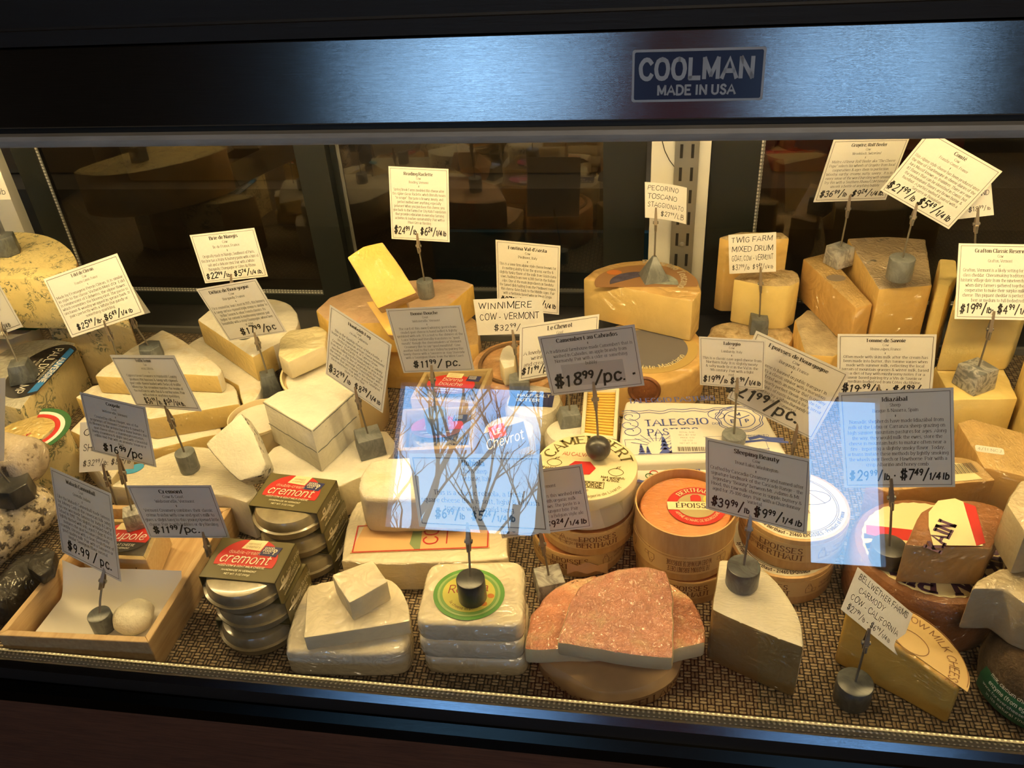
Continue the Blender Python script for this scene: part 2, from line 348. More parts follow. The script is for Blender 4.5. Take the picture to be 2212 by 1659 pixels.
def glyph(ch):
    if ch in _PARSED: return _PARSED[ch]
    extra = None; base = ch
    if ch in _ACC: base, extra = _ACC[ch]
    g = _G.get(base) or _G['-']
    parts = g.split('|'); adv = float(parts[0]); st = []
    for s in parts[1:] + ([extra] if extra else []):
        sm = s.startswith('~'); P = [np.array([float(v) for v in q.split(',')]) for q in s.lstrip('~').split()]
        if sm and len(P) > 2:
            out = []
            for i in range(len(P) - 1):
                a, b_ = P[i], P[i + 1]; p0 = P[i - 1] if i else a - (b_ - a) * .4; p3 = P[i + 2] if i + 2 < len(P) else b_ + (b_ - a) * .4
                out.append(a)
                t = 0.5; out.append(0.5 * ((2 * a) + (b_ - p0) * t + (2 * p0 - 5 * a + 4 * b_ - p3) * t * t + (3 * a - 3 * b_ + p3 - p0) * t ** 3))
            out.append(P[-1]); P = out
        st.append((sm, P))
    _PARSED[ch] = (adv, st); return _PARSED[ch]
STYLES = {   # thin half width, thick half width, serif reach, slant, shake, spacing
    'serif': (.20, .42, .85, 0, 0, .55), 'bold': (.20, .95, 1.25, 0, 0, 1.15), 'title': (.30, .62, .95, 0, 0, .9), 'sans': (.42, .42, 0, 0, 0, .7),
    'fat': (.86, .86, 0, 0, 0, 1.3), 'thin': (.30, .30, 0, 0, 0, .7), 'ital': (.38, .38, 0, .2, 0, .55), 'fatital': (.6, .6, 0, .18, 0, 1.0), 'hand': (.36, .36, 0, .12, .35, 1.0), 'marker': (.60, .60, 0, .14, .35, 1.0), 'gothic': (.7, 1.0, .9, 0, 0, 1.3)}
def text_width(s, cap, style, sx=1.0):
    w_ = 0
    for ch in s: w_ += (2.6 if ch == ' ' else glyph(ch)[0] + STYLES[style][5])
    return w_ * cap / 7 * sx
class Ink:
    """gathers lettering in a flat (u, v) sheet and lays it on a surface by a map (u, v) -> point"""
    def __init__(self): self.q = []
    def quad(self, a, b, c, d): self.q.append((a, b, c, d))
    def stroke(self, P, lo, hi, f):
        n = len(P)
        if n < 2: return
        side = []
        for i in range(n):
            d = P[min(i + 1, n - 1)] - P[max(i - 1, 0)]; L = math.hypot(d[0], d[1]) or 1e-9; d = d / L
            h = lo + (hi - lo) * abs(d[1]) ** 1.5
            nn = np.array([-d[1], d[0]]) * h; ext = d * (lo * .6 if i == n - 1 else (-lo * .6 if i == 0 else 0)) if lo == hi else 0
            side.append((f(P[i] + nn + ext), f(P[i] - nn + ext)))
        for (a, b_), (c, d) in zip(side, side[1:]): self.quad(b_, d, c, a)
    def line(self, s, x, y, cap, style='serif', align='c', sx=1.0, maxw=None, rnd=None):
        """one line; ^ switches small raised figures on and off"""
        lo, hi, serif, slant, shake, gap = STYLES[style]
        plain_ = s.replace('^', ''); w_ = 0; up = False
        lowr = False
        for ch in s:
            if ch == '^': up = not up; continue
            if ch == '_': lowr = not lowr; continue
            w_ += (2.6 if ch == ' ' else glyph(ch)[0] + gap) * (.62 if up or lowr else 1)
        k = cap / 7
        if maxw and w_ * k * sx > maxw: sx = maxw / (w_ * k)
        W = w_ * k * sx; cx = x - (W / 2 if align == 'c' else (W if align == 'r' else 0)); up = lowr = False
        R = random.Random(sum(map(ord, plain_)) if rnd is None else rnd)
        for ch in s:
            if ch == '^': up = not up; continue
            if ch == '_': lowr = not lowr; continue
            kk = .62 if up or lowr else 1.0; oy = 3.4 if up else 0.0
            if ch == ' ': cx += 2.6 * k * sx * kk; continue
            adv, st = glyph(ch)
            jy = R.uniform(-shake, shake); jr = R.uniform(-.06, .06) if shake else 0; jz = 1 + (R.uniform(-.1, .12) if shake else 0)
            def f(p, cx=cx, kk=kk, oy=oy, jy=jy, jr=jr, jz=jz):
                px, py = p[0] * jz, p[1] * jz + jy
                return (cx + (px + py * (slant + jr)) * k * sx * kk, y + (py * kk + oy) * k)
            for sm, P in st:
                if shake: P = [q + np.array([R.uniform(-.18, .18), R.uniform(-.18, .18)]) for q in P]
                self.stroke(P, lo / kk ** .7, hi / kk ** .7, f)
                if serif and ch not in ".,'\"-:!/":
                    for a, b_ in ((P[0], P[1]), (P[-1], P[-2])):
                        d = a - b_; L = math.hypot(d[0], d[1]) or 1
                        if abs(d[1]) / L > .8 and min(abs(a[1] - q) for q in (0, 5, 7, 7.2, -2)) < .05:
                            self.stroke([a + np.array([-serif, 0]), a + np.array([serif, 0])], lo, lo, f)
            cx += (adv + gap) * k * sx * kk
        return W
    def rect(self, x0, y0, x1, y1): self.quad((x0, y0), (x1, y0), (x1, y1), (x0, y1))
    def frame(self, x0, y0, x1, y1, t):
        self.rect(x0, y0, x1, y0 + t); self.rect(x0, y1 - t, x1, y1); self.rect(x0, y0 + t, x0 + t, y1 - t); self.rect(x1 - t, y0 + t, x1, y1 - t)
    def pen(self, pts, h): self.stroke([np.array(p, float) for p in pts], h, h, lambda p: (p[0], p[1]))
    def build(self, name, mapf, mat, parent):
        if not self.q: return None
        me = bpy.data.meshes.new(name); off = np.array(origin_of(parent)); V, Fs = [], []
        for q in self.q:
            b0 = len(V); V += [tuple(np.array(mapf(u, v), float) - off) for u, v in q]; Fs.append((b0, b0 + 1, b0 + 2, b0 + 3))
        me.from_pydata(V, [], Fs); me.materials.append(mat); me.update()
        o = bpy.data.objects.new(name, me); COL.objects.link(o); o.parent = parent; return o
def flat_map(o, ux, uy, lift=0.0004):
    o, ux, uy = np.array(o, float), nrm(ux), nrm(uy); n_ = np.cross(ux, uy)
    return lambda u, v: o + ux * u + uy * v + n_ * lift
def top_map(p0, p1, z, lift=0.0005):
    """flat sheet on the level z; baseline runs between two sight points; returns map and baseline length"""
    a, b_ = at(p0[0], p0[1], z), at(p1[0], p1[1], z); ux = nrm(b_ - a); uy = np.array([-ux[1], ux[0], 0])
    return flat_map(a, ux, uy, lift), float(np.linalg.norm(b_ - a))
def ring_map(c, R, th0=0.0, lift=0.0004):
    return lambda u, v: (c[0] + (R + lift) * math.sin(u / R + th0), c[1] - (R + lift) * math.cos(u / R + th0), c[2] + v)
def arc_map(base, r, phi0):
    """bends a line of lettering round a circle of radius r drawn on the flat map base; baseline centre at angle phi0"""
    return lambda u, v: base((r + v) * math.cos(phi0 - u / r), (r + v) * math.sin(phi0 - u / r))
def arc_in_map(base, r, phi0):
    return lambda u, v: base((r - v) * math.cos(phi0 + u / r), (r - v) * math.sin(phi0 + u / r))
def patch(name, outline, mapf, mat, parent, thick=0.0004):
    """thin paper patch cut to an outline in sheet coordinates"""
    bm = B(); top = [Vector([float(q) for q in mapf(u, v)]) for u, v in outline]
    n_ = Vector((0, 0, 0))
    for i in range(1, len(top) - 1): n_ += (top[i] - top[0]).cross(top[i + 1] - top[0])
    n_.normalize()
    add_hull(bm, top, [p - n_ * thick for p in top])
    return obj(name, bm, mat, parent, smooth=0)
def circ(cx, cy, rx, ry=None, n=40, a0=0, a1=360):
    ry = rx if ry is None else ry; full = abs(a1 - a0) >= 360
    return [(cx + rx * math.cos(math.radians(a0 + (a1 - a0) * k / (n if full else n - 1))), cy + ry * math.sin(math.radians(a0 + (a1 - a0) * k / (n if full else n - 1)))) for k in range(n)]

# ------------------------------------------------------------------ card holders and price cards
M_STEM = plain('steel wire', (0.24, 0.22, 0.19), 0.35, 0.6)
M_CLIP = plain('clip steel', (0.40, 0.33, 0.26), 0.35, 0.55)
M_CARD = plain('card stock', (0.86, 0.84, 0.80), 0.6)
M_INK = plain('printed ink', (0.05, 0.045, 0.04), 0.6)
M_MARK = plain('marker ink', (0.012, 0.012, 0.014), 0.5)
M_LINE = plain('card border ink', (0.16, 0.15, 0.14), 0.6)
STONE = {'grey': marble('grey stone', (0.135, 0.145, 0.15), (0.20, 0.21, 0.215), 35), 'dark': marble('charcoal stone', (0.030, 0.031, 0.033), (0.05, 0.05, 0.052), 35),
         'white': marble('white marble', (0.46, 0.45, 0.43), (0.20, 0.20, 0.20), 30), 'mid': marble('slate stone', (0.070, 0.078, 0.084), (0.12, 0.13, 0.135), 35), 'mottled': marble('mottled marble', (0.15, 0.16, 0.165), (0.45, 0.44, 0.42), 40)}
def holder(shape, base_px, zb, size, clip_lo, clip_hi, stone, label, yaw=0.0, lean=0.0):
    """stone-footed wire holder; base_px = middle of the stone's top; the jaw runs from clip_lo up to clip_hi. Returns the jaw's point"""
    w_, h = size; P = at(base_px[0], base_px[1], zb + h); t = thing('card_holder', label, 'card holder', (P[0], P[1], zb), 'stone-footed card holders')
    bm = B(); c = (P[0], P[1], zb); r = w_ / 2
    if shape == 'cyl': add_lathe(bm, c, slab_prof(r, h, r * .08), 32)
    elif shape == 'ball':
        add_lathe(bm, c, [(max(1e-4, r * math.sin(a)), r - r * math.cos(a)) for a in [math.pi * k / 18 for k in range(1, 18)]], 32)
    elif shape == 'pyr':
        q = lambda s, z: [Vector((P[0] + s * (math.cos(yaw) * i - math.sin(yaw) * j), P[1] + s * (math.sin(yaw) * i + math.cos(yaw) * j), z)) for i, j in ((-1, -1), (1, -1), (1, 1), (-1, 1))]
        add_hull(bm, q(r * .14, zb + h), q(r, zb), bev=.0008)
    else:
        n = 6 if shape == 'hex' else 4; a0 = 0 if shape == 'hex' else math.pi / 4; rr = r if shape == 'hex' else r * 1.414; tp = 0.93 if shape != 'rock' else .7
        q = lambda s, z: [Vector((P[0] + s * math.cos(a0 + yaw + 2 * math.pi * k / n), P[1] + s * math.sin(a0 + yaw + 2 * math.pi * k / n), z)) for k in range(n)]
        add_hull(bm, q(rr * tp, zb + h), q(rr, zb), bev=.0012)
    obj('stone_base', bm, STONE[stone], t)
    A = aty(clip_lo[0], clip_lo[1], P[1] + lean * .6); E_ = aty(clip_hi[0], clip_hi[1], P[1] + lean)
    bm = B(); add_tube(bm, [P - np.array([0, 0, .004]), P + (A - P) * .5, A + (E_ - A) * .15], .0013, 8); obj('stem', bm, M_STEM, t)
    d = nrm(E_ - A); L = np.linalg.norm(E_ - A); s = nrm(np.cross(d, np.array([0, -1., 0]))); f = np.cross(s, d); f = f if f[1] < 0 else -f
    bm = B()
    for sg in (1, -1):                            # two tapering jaws
        ring = lambda k, wd, o0, o1: [Vector(A + d * L * k + s * wd + f * sg * o0), Vector(A + d * L * k - s * wd + f * sg * o0), Vector(A + d * L * k - s * wd + f * sg * o1), Vector(A + d * L * k + s * wd + f * sg * o1)]
        for k0, k1, w0, w1, o0, o1 in ((0, .35, .0018, .0025, .0030, .0038), (.35, 1.0, .0025, .0014, .0038, .0007)):
            add_hull(bm, ring(k1, w1, max(.0003, o1 - .0012), o1), ring(k0, w0, max(.0003, o0 - .0012), o0), bev=.0003, seg=1)
    cl = obj('clip', bm, M_CLIP, t)
    bm = B(); m_ = A + d * L * .36; add_tube(bm, [m_ - s * .0042, m_ + s * .0042], .0022, 10)
    add_tube(bm, [A + d * L * .05 + f * .005, A + d * L * .3 + f * .0046], .0014, 6); obj('spring', bm, M_STEM, cl)
    return A + (E_ - A) * .8
def rotm(yaw, pitch, roll):
    cy_, sy = math.cos(yaw), math.sin(yaw); cp, sp_ = math.cos(pitch), math.sin(pitch); cr_, sr = math.cos(roll), math.sin(roll)
    Rz = np.array([[cy_, -sy, 0], [sy, cy_, 0], [0, 0, 1]]); Rx = np.array([[1, 0, 0], [0, cp, -sp_], [0, sp_, cp]]); Ry = np.array([[cr_, 0, -sr], [0, 1, 0], [sr, 0, cr_]])
    return Rz @ Rx @ Ry
def fit_card(cor, A, pitch0=0.0, y=None):
    """the stiff rectangle held at A that shows these four corners"""
    cor = np.array(cor, float); m_ = cor.mean(0); C0 = aty(m_[0], m_[1], A[1]); dep = (MC.T @ (C0 - EYE))[2]
    w0 = np.linalg.norm(cor[1] - cor[0]) * dep / F; h0 = np.linalg.norm(cor[3] - cor[0]) * dep / F * 1.1
    e_ = cor[1] - cor[0]; x = np.array([0, pitch0, math.atan2(-e_[1], e_[0]), w0, h0, *C0])
    def res(x):
        R = rotm(*x[:3]); ux, uy, n_ = R[:, 0], R[:, 2], -R[:, 1]; C = x[5:8]; r = []
        for i, (a, b_) in enumerate(((-1, 1), (1, 1), (1, -1), (-1, -1))):
            r += list((proj(C + ux * a * x[3] / 2 + uy * b_ * x[4] / 2) - cor[i]) / 1.5)
        return np.array(r + [np.dot(np.array(A) - C, n_) / .0006, x[0] / .6, (x[1] - pitch0) / .12])
    lam = 1e-2; r = res(x); sc = np.array([.1, .1, .1, .01, .01, .01, .01, .01])
    for _ in range(60):
        J = np.array([(res(x + np.eye(8)[k] * sc[k] * 1e-3) - r) / 1e-3 for k in range(8)]).T
        dx = np.linalg.solve(J.T @ J + lam * np.eye(8), -J.T @ r); xn = x + dx * sc; rn = res(xn)
        if (rn ** 2).sum() < (r ** 2).sum(): x, r, lam = xn, rn, lam * .4
        else: lam *= 4
        if lam > 1e8: break
    return x
def card(cor, A, label, title=None, sub=(), body=(), price=None, hand=None, pitch0=-.05, border=True, sticker=False, price_at=(0, 0), price_k=1.0, bend=0.0, front=True):
    """a clipped card. Printed cards: heading, origin, description, price by marker; hand = lines of handwriting instead"""
    x = fit_card(cor, A, pitch0); R = rotm(*x[:3]); ux, uy, n_ = R[:, 0], R[:, 2], -R[:, 1]; C = x[5:8]; w_, h = x[3], x[4]
    t = thing('price_card', label, 'price card', C, 'price cards')
    base = flat_map(C, ux, uy, 0)
    bf = (lambda u, v: np.array(base(u, v)) + n_ * bend * ((2 * u / w_) ** 2 - .3)) if bend else base
    bm = B(); nx = 8 if bend else 1
    for s_ in (.0002, -.0002):
        g = [[bm.verts.new(Vector(np.array(bf(-w_ / 2 + w_ * i / nx, v)) + n_ * s_)) for i in range(nx + 1)] for v in (-h / 2, h / 2)]
        for i in range(nx):
            q = [g[0][i], g[0][i + 1], g[1][i + 1], g[1][i]]; bm.faces.new(q if s_ > 0 else q[::-1])
    obj('card_sheet', bm, M_CARD, t)
    mf = lambda u, v: np.array(bf(u, v)) + n_ * .0005
    I = Ink()
    if border and not hand:
        i_ = .026 * w_; L_ = Ink(); L_.frame(-w_ / 2 + i_, -h / 2 + i_, w_ / 2 - i_, h / 2 - i_, w_ * .006); L_.build('printed_border', mf, M_LINE, t)
    if hand:
        n = len(hand)
        for i, ln in enumerate(hand):
            cap = min(h / (n + .4) * .56, w_ * .13); y = h / 2 - (i + .85) * h / (n + .25)
            I.line(ln, -w_ * .44, y, cap, 'hand', 'l', maxw=w_ * .88)
        I.build('handwriting', mf, M_MARK, t)
    else:
        zone = .20 if price else .06
        n = 1.35 + len(sub) * .95 + (1.0 if sub else .7) + len(body); pitch = h * (1 - .055 - zone) / n; y = h / 2 - h * .05 - pitch * 1.0
        I.line(title, 0, y, pitch * .74, 'bold', 'c', maxw=w_ * .78, sx=.86)
        for s in sub:
            y -= pitch * .95; I.line(s, 0, y, pitch * .56, 'serif', 'c', maxw=w_ * .6, sx=.82)
        y -= pitch * .9; I.line('*', 0, y, pitch * .5, 'title', 'c')
        wm = max([text_width(s, pitch * .6, 'serif') for s in body] + [1e-6]); k = min(1.25, w_ * .9 / wm)
        for s in body:
            y -= pitch; I.line(s, 0, y, pitch * .6, 'serif', 'c', sx=k)
        I.build('printed_text', mf, M_INK, t)
        if sticker:
            pm = lambda u, v: np.array(bf(u, v)) + n_ * .0004
            patch('price_sticker', [(-w_ * .33, -h * .36), (w_ * .32, -h * .40), (w_ * .32, -h * .02), (-w_ * .33, .0)], pm, plain('grey sticker', (0.62, 0.60, 0.58), .6), t, .0002)
            mf = lambda u, v: np.array(bf(u, v)) + n_ * .0009
        if price:
            Pn = Ink(); cap = h * .095 * price_k
            Pn.line(price, price_at[0] * w_, -h / 2 + h * .085 + price_at[1] * h, cap, 'marker', 'c', maxw=w_ * .9); Pn.build('handwritten_price', mf, M_MARK, t)
    return x

# ------------------------------------------------------------------ the display case
M_BLACK = plain('black enamel', (0.012, 0.012, 0.012), 0.35)
M_FRAME = plain('dark door frame', (0.009, 0.011, 0.010), 0.45)
M_GREY = plain('grey vinyl', (0.30, 0.29, 0.275), 0.45, var=.15, vscale=20, stretch=(1, 6, 6))
M_WHITE = plain('white enamel', (0.70, 0.69, 0.65), 0.4)
M_GALV = plain('galvanised strip', (0.36, 0.36, 0.35), 0.35, 0.7)
def brushed(name, col, rough):
    m, n, b = newmat(name); b.inputs['Metallic'].default_value = 1.0; b.inputs['Specular IOR Level'].default_value = .5
    x = ntex(n, 30, 3, .7, (1, 90, 90)); n.links.new(ramp(n, x.outputs[0], [(.3, tuple(v * .8 for v in col)), (.7, col)]).outputs[0], b.inputs['Base Color'])
    y = ntex(n, 60, 3, .7, (1, 60, 60)); n.links.new(ramp(n, y.outputs[0], [(.3, (rough * .8,) * 3), (.7, (rough * 1.2,) * 3)]).outputs[0], b.inputs['Roughness'])
    n.links.new(bump(n, y.outputs[0], .06, .001), b.inputs['Normal']); MATS[name] = m; return m
M_STEEL = brushed('brushed steel', (0.27, 0.27, 0.275), .13)
M_BAR = brushed('satin metal bar', (0.20, 0.185, 0.19), .15)
M_OLIVE = brushed('dark bumper', (0.035, 0.034, 0.028), .22)
M_PANEL = wood('dark wood panel', (0.040, 0.017, 0.010), (0.018, 0.008, 0.005), 25, (1, 14, 14), .5)
def dotted(name, base, dot, per):
    m, n, b = newmat(name); t = n.nodes.new('ShaderNodeTexCoord'); v = node(n, 'ShaderNodeTexVoronoi'); v.inputs['Scale'].default_value = 1 / per; v.inputs['Randomness'].default_value = 0
    n.links.new(t.outputs['Object'], v.inputs['Vector']); f = ramp(n, v.outputs['Distance'], [(.30, (1, 1, 1)), (.42, (0, 0, 0))]).outputs[0]
    n.links.new(mixc(n, f, base, dot), b.inputs['Base Color']); b.inputs['Roughness'].default_value = .3; b.inputs['Metallic'].default_value = .4; MATS[name] = m; return m
M_DOTS = dotted('perforated spacer', (0.16, 0.15, 0.12), (0.75, 0.72, 0.6), .0052)
M_SEAL = dotted('pane spacer bar', (0.22, 0.22, 0.21), (0.85, 0.85, 0.82), .006)
M_LAMP = emit('warm lamp tube', (1.0, 0.72, 0.31), LAMP)

GL_Y0, GL_Z0 = 0.520, 0.030; TILT = math.radians(25)
def glass_y(z): return GL_Y0 + (z - GL_Z0) * math.tan(TILT)
XA, XB = -1.50, 0.95; YB = 1.345
case = thing('display_case', 'long refrigerated deli display case with slanted glass front and steel canopy', 'display case', (-.2, .9, -.8))
def run(bm, prof, x0=XA, x1=XB, mi=0):
    """a straight moulding: a (y, z) profile carried along the case"""
    a = [bm.verts.new((x0, y, z)) for y, z in prof]; c = [bm.verts.new((x1, y, z)) for y, z in prof]; n = len(prof)
    fs = [bm.faces.new([a[i], a[(i + 1) % n], c[(i + 1) % n], c[i]]) for i in range(n)] + [bm.faces.new(a[::-1]), bm.faces.new(c)]
    for f in fs: f.material_index = mi
    bmesh.ops.recalc_face_normals(bm, faces=fs)
def part(name, prof, mat, x0=XA, x1=XB, parent=case, smooth=30):
    bm = B(); run(bm, prof, x0, x1); return obj(name, bm, mat, parent, smooth)
part('deck', [(.510, -.045), (1.40, -.045), (1.40, -.0035), (.510, -.0035)], M_BLACK)
part('front_lip', [(.5262, -.004), (.5300, -.004), (.5295, .0265), (.5262, .0300)], M_BLACK)
part('spacer_strip', [(.5155, .026), (.526, .026), (.526, .0305), (.5155, .0305)], M_DOTS)
part('bumper_bar', [(.5120, .0300), (.5067, .0229), (.508, .021), (.514, .022), (.515, .0300)], M_BAR)
part('bumper_recess', [(.509, .0225), (.507, -.004), (.525, -.010), (.525, .024)], M_BLACK)
part('bumper_rail', [(.505, .0025), (.4977, -.0063), (.4955, -.021), (.51, -.022), (.512, .0030)], M_OLIVE)
part('base_panel', [(.499, -.0215), (.499, -.80), (.60, -.80), (.60, -.0215)], wood('base wood panel', (0.13, 0.055, 0.030), (0.065, 0.027, 0.016), 25, (1, 14, 14), .5))
# slanted front pane, top rail, canopy
bm = B(); z1 = .5275; t_ = .003
run(bm, [(glass_y(.0305), .0305), (glass_y(z1), z1), (glass_y(z1) + t_, z1), (glass_y(.0305) + t_, .0305)])
obj('front_glass', bm, pane('case glass', (.97, .97, .96), 1.5), case, 0)
part('glass_top_rail', [(.741, .5262), (.748, .5262), (.752, .530), (.752, .5365), (.742, .5365), (.7395, .533), (.7395, .529)], M_GREY)
part('case_ceiling', [(.772, .606), (1.40, .64), (1.40, .648), (.772, .612)], M_WHITE)
part('canopy_shadow_gap', [(.7535, .534), (.768, .534), (.768, .552), (.7535, .552)], M_BLACK)
part('canopy_panel', [(.7475, .5440), (.7490, .5425), (.7550, .5425), (.7680, .6140), (.7590, .6130)], M_STEEL)
part('canopy_hood', [(.7640, .6145), (.7640, .628), (.770, .628), (.770, .72), (.80, .72), (1.40, .72), (1.40, .65), (.770, .63)], wood('hood stain', (0.006, 0.004, 0.003), (0.004, 0.002, 0.002), 25, (1, 14, 14), .6))
bm = B(); add_tube(bm, [(XA + .1, .800, .580), (XB - .1, .800, .580)], .006, 12); lamp = obj('lamp_tube', bm, M_LAMP, case)
bm = B(); run(bm, [(.774, .588), (.785, .598), (.830, .598), (.830, .602), (.774, .602)]); obj('lamp_reflector', bm, M_WHITE, case, 0)
for x in (XA, XB):
    part('end_panel', [(.50, -.8), (1.40, -.8), (1.40, .72), (.77, .72), (.50, .02)], M_BLACK, x - .02, x + .001)
# maker's plate on the canopy
def canopy_at(px, py): return onplane(px, py, (0, .7475, .544), nrm((0, -1, .1667)))
pl = [canopy_at(x, y) for x, y in ((1364, 221), (1647, 212), (1651, 95), (1367, 108))]
pz0, pz1 = pl[0][2], pl[3][2]; px0, px1 = pl[0][0], pl[1][0]; pw, ph = px1 - px0, float(np.hypot(pz1 - pz0, pl[3][1] - pl[0][1]))
PO, PU = (px0, pl[0][1], pz0), (0, .1667, 1)
M_PLATE = plain('navy plate', (0.006, 0.010, 0.045), .25); M_SILVER = plain('silver print', (0.32, 0.31, 0.31), .4, .3)
def rrect(x0, y0, x1, y1, r, k=5):
    o_ = []
    for cx_, cy_, a in ((x1 - r, y0 + r, -90), (x1 - r, y1 - r, 0), (x0 + r, y1 - r, 90), (x0 + r, y0 + r, 180)):
        o_ += [(cx_ + r * math.cos(math.radians(a + 90 * i / k)), cy_ + r * math.sin(math.radians(a + 90 * i / k))) for i in range(k + 1)]
    return o_
plate = patch('nameplate', rrect(0, 0, pw, ph, .002), flat_map(PO, (1, 0, 0), PU, 0.0006), M_SILVER, case, .0007)
patch('nameplate_field', rrect(.002, .002, pw - .002, ph - .002, .0015), flat_map(PO, (1, 0, 0), PU, .0010), M_PLATE, plate, .0006)
I = Ink(); I.line('COOLMAN', pw * .5, ph * .45, ph * .36, 'fat', 'c', maxw=pw * .88); I.line('MADE IN USA', pw * .5, ph * .14, ph * .17, 'fat', 'c', maxw=pw * .6)
I.build('lettering', flat_map(PO, (1, 0, 0), PU, .0014), M_SILVER, plate)
# back of the case: sill, posts, sliding doors
ZS = aty(500, 633, YB)[2]
part('back_sill', [(1.255, -.003), (1.40, -.003), (1.40, .006), (1.335, .006), (1.330, .012), (1.262, .012), (1.255, .010)], M_BLACK)
part('sill_trim', [(1.250, -.001), (1.256, -.001), (1.256, .012), (1.250, .011)], plain('sill trim grey', (0.10, 0.10, 0.095), .4))
def post(x0, x1, s0, s1):
    bm = B(); add_box(bm, (x0, 1.318, .007), (x1, 1.342, .62), bev=.001); p = obj('upright_post', bm, M_WHITE, case)
    bm = B(); add_box(bm, (s0, 1.312, .03), (s1, 1.3185, .60), bev=.0006); st = obj('shelf_standard', bm, M_GALV, p)
    bm = B(); c_ = (s0 + s1) / 2
    for i in range(15):
        for dx in (-.0085, .0085): add_box(bm, (c_ + dx - .0022, 1.3112, .045 + i * .037), (c_ + dx + .0022, 1.3123, .067 + i * .037))
    obj('slots', bm, M_BLACK, st)
    bm = B(); add_lathe(bm, (0, 0, 0), [(.0042, 0), (.0040, .0010), (.0026, .0018), (.0008, .0019)], 14); bmesh.ops.rotate(bm, verts=bm.verts, cent=(0, 0, 0), matrix=Matrix.Rotation(math.radians(90), 3, 'X')); bmesh.ops.translate(bm, verts=bm.verts, vec=(c_, 1.3121, .158)); obj('screw', bm, M_GALV, st)
    return p
def bx(px, py, y=1.316): return aty(px, py, y)[0]
pst = post(bx(1408, 308), bx(1538, 303), bx(1459, 303), bx(1512, 303))
bm = B(); add_tube(bm, [aty(x, y, 1.315) for x, y in ((1428, 280), (1430, 303), (1436, 326), (1446, 346), (1458, 362))], .0007, 6); obj('wire', bm, M_BLACK, pst)
post(bx(52, 503) - .13, bx(52, 503), bx(52, 503) - .085, bx(52, 503) - .04)
M_DOORGLASS = pane('door glass', (0.66, 0.62, 0.54), 3.0)
def door(x0, x1, fl, fr, y):
    """sliding door: dark frame, double pane, dotted spacer along the foot of the pane"""
    bm = B()
    add_box(bm, (x0 - fl, y, .0065), (x0, y + .022, .60)); add_box(bm, (x1, y, .0065), (x1 + fr, y + .022, .60)); add_box(bm, (x0, y, .0065), (x1, y + .022, ZS)); add_box(bm, (x0, y, .585), (x1, y + .022, .60))
    d = obj('sliding_door', bm, M_FRAME, case)
    bm = B(); add_box(bm, (x0, y + .006, ZS), (x1, y + .012, .585)); obj('door_pane', bm, M_DOORGLASS, d, 0)
    bm = B(); add_box(bm, (x0, y + .0045, ZS), (x1, y + .0055, ZS + .006)); add_box(bm, (x0, y + .0045, ZS), (x0 + .006, y + .0055, .585)); obj('spacer_bar', bm, M_SEAL, d, 0)
door(aty(67, 313, YB)[0], aty(632, 313, YB)[0], .045, .055, YB)
door(aty(720, 311, YB + .02)[0], aty(1303, 305, YB + .02)[0], .05, .07, YB + .022)
door(aty(1647, 300, YB)[0], aty(2330, 300, YB)[0], .075, .05, YB)

# woven mat on the deck
def mat_weave():
    """paired flat strands crossing over and under, tan over brown-black gaps"""
    m, n, b = newmat('woven vinyl'); t = n.nodes.new('ShaderNodeTexCoord'); sx = n.nodes.new('ShaderNodeSeparateXYZ'); n.links.new(t.outputs['Object'], sx.inputs[0])
    M_ = lambda op, a, c=None: (lambda q: ([n.links.new(v, q.inputs[i]) if not isinstance(v, (int, float)) else setattr(q.inputs[i], 'default_value', v) for i, v in enumerate((a, c)) if v is not None], q.outputs[0])[1])(node(n, 'ShaderNodeMath', operation=op))
    u = M_('DIVIDE', sx.outputs[0], .0078); v = M_('DIVIDE', sx.outputs[1], .0078)
    cell = M_('MODULO', M_('ADD', M_('FLOOR', M_('ADD', u, 400)), M_('FLOOR', M_('ADD', v, 400))), 2)   # 0 strands run along x, 1 along y
    fu = M_('FRACT', M_('ADD', u, 400)); fv = M_('FRACT', M_('ADD', v, 400))
    def strand(f): s_ = M_('SINE', M_('MULTIPLY', f, 2 * math.pi)); return M_('ABSOLUTE', s_)              # two rounded strands per cell
    a_ = strand(fv); c_ = strand(fu); arc_a = M_('SINE', M_('MULTIPLY', fu, math.pi)); arc_c = M_('SINE', M_('MULTIPLY', fv, math.pi))
    hx = M_('MULTIPLY', M_('POWER', a_, .5), M_('POWER', arc_a, .35)); hy = M_('MULTIPLY', M_('POWER', c_, .5), M_('POWER', arc_c, .35))
    mx = n.nodes.new('ShaderNodeMix'); n.links.new(cell, mx.inputs[0]); n.links.new(hx, mx.inputs[2]); n.links.new(hy, mx.inputs[3]); h = mx.outputs[0]
    tint = mixc(n, cell, (0.40, 0.315, 0.20), (0.17, 0.115, 0.065))
    x = ntex(n, 300, 2); tint = mixc(n, ramp(n, x.outputs[0], [(.35, (0, 0, 0)), (.7, (1, 1, 1))]).outputs[0], tint, (0.24, 0.175, 0.105))
    f = ramp(n, h, [(.42, (0, 0, 0)), (.72, (1, 1, 1))]).outputs[0]
    n.links.new(mixc(n, f, (0.018, 0.012, 0.008), tint), b.inputs['Base Color']); b.inputs['Roughness'].default_value = .45
    n.links.new(bump(n, h, .8, .002), b.inputs['Normal']); return m
bm = B(); add_box(bm, (XA + .02, .5310, -.0020), (XB - .03, 1.249, .0), bev=.0005)
prop(obj('woven_mat', bm, mat_weave(), None, 30, (-.2, .9, 0)), 'tan and brown basket-weave mat under the cheeses', 'mat')

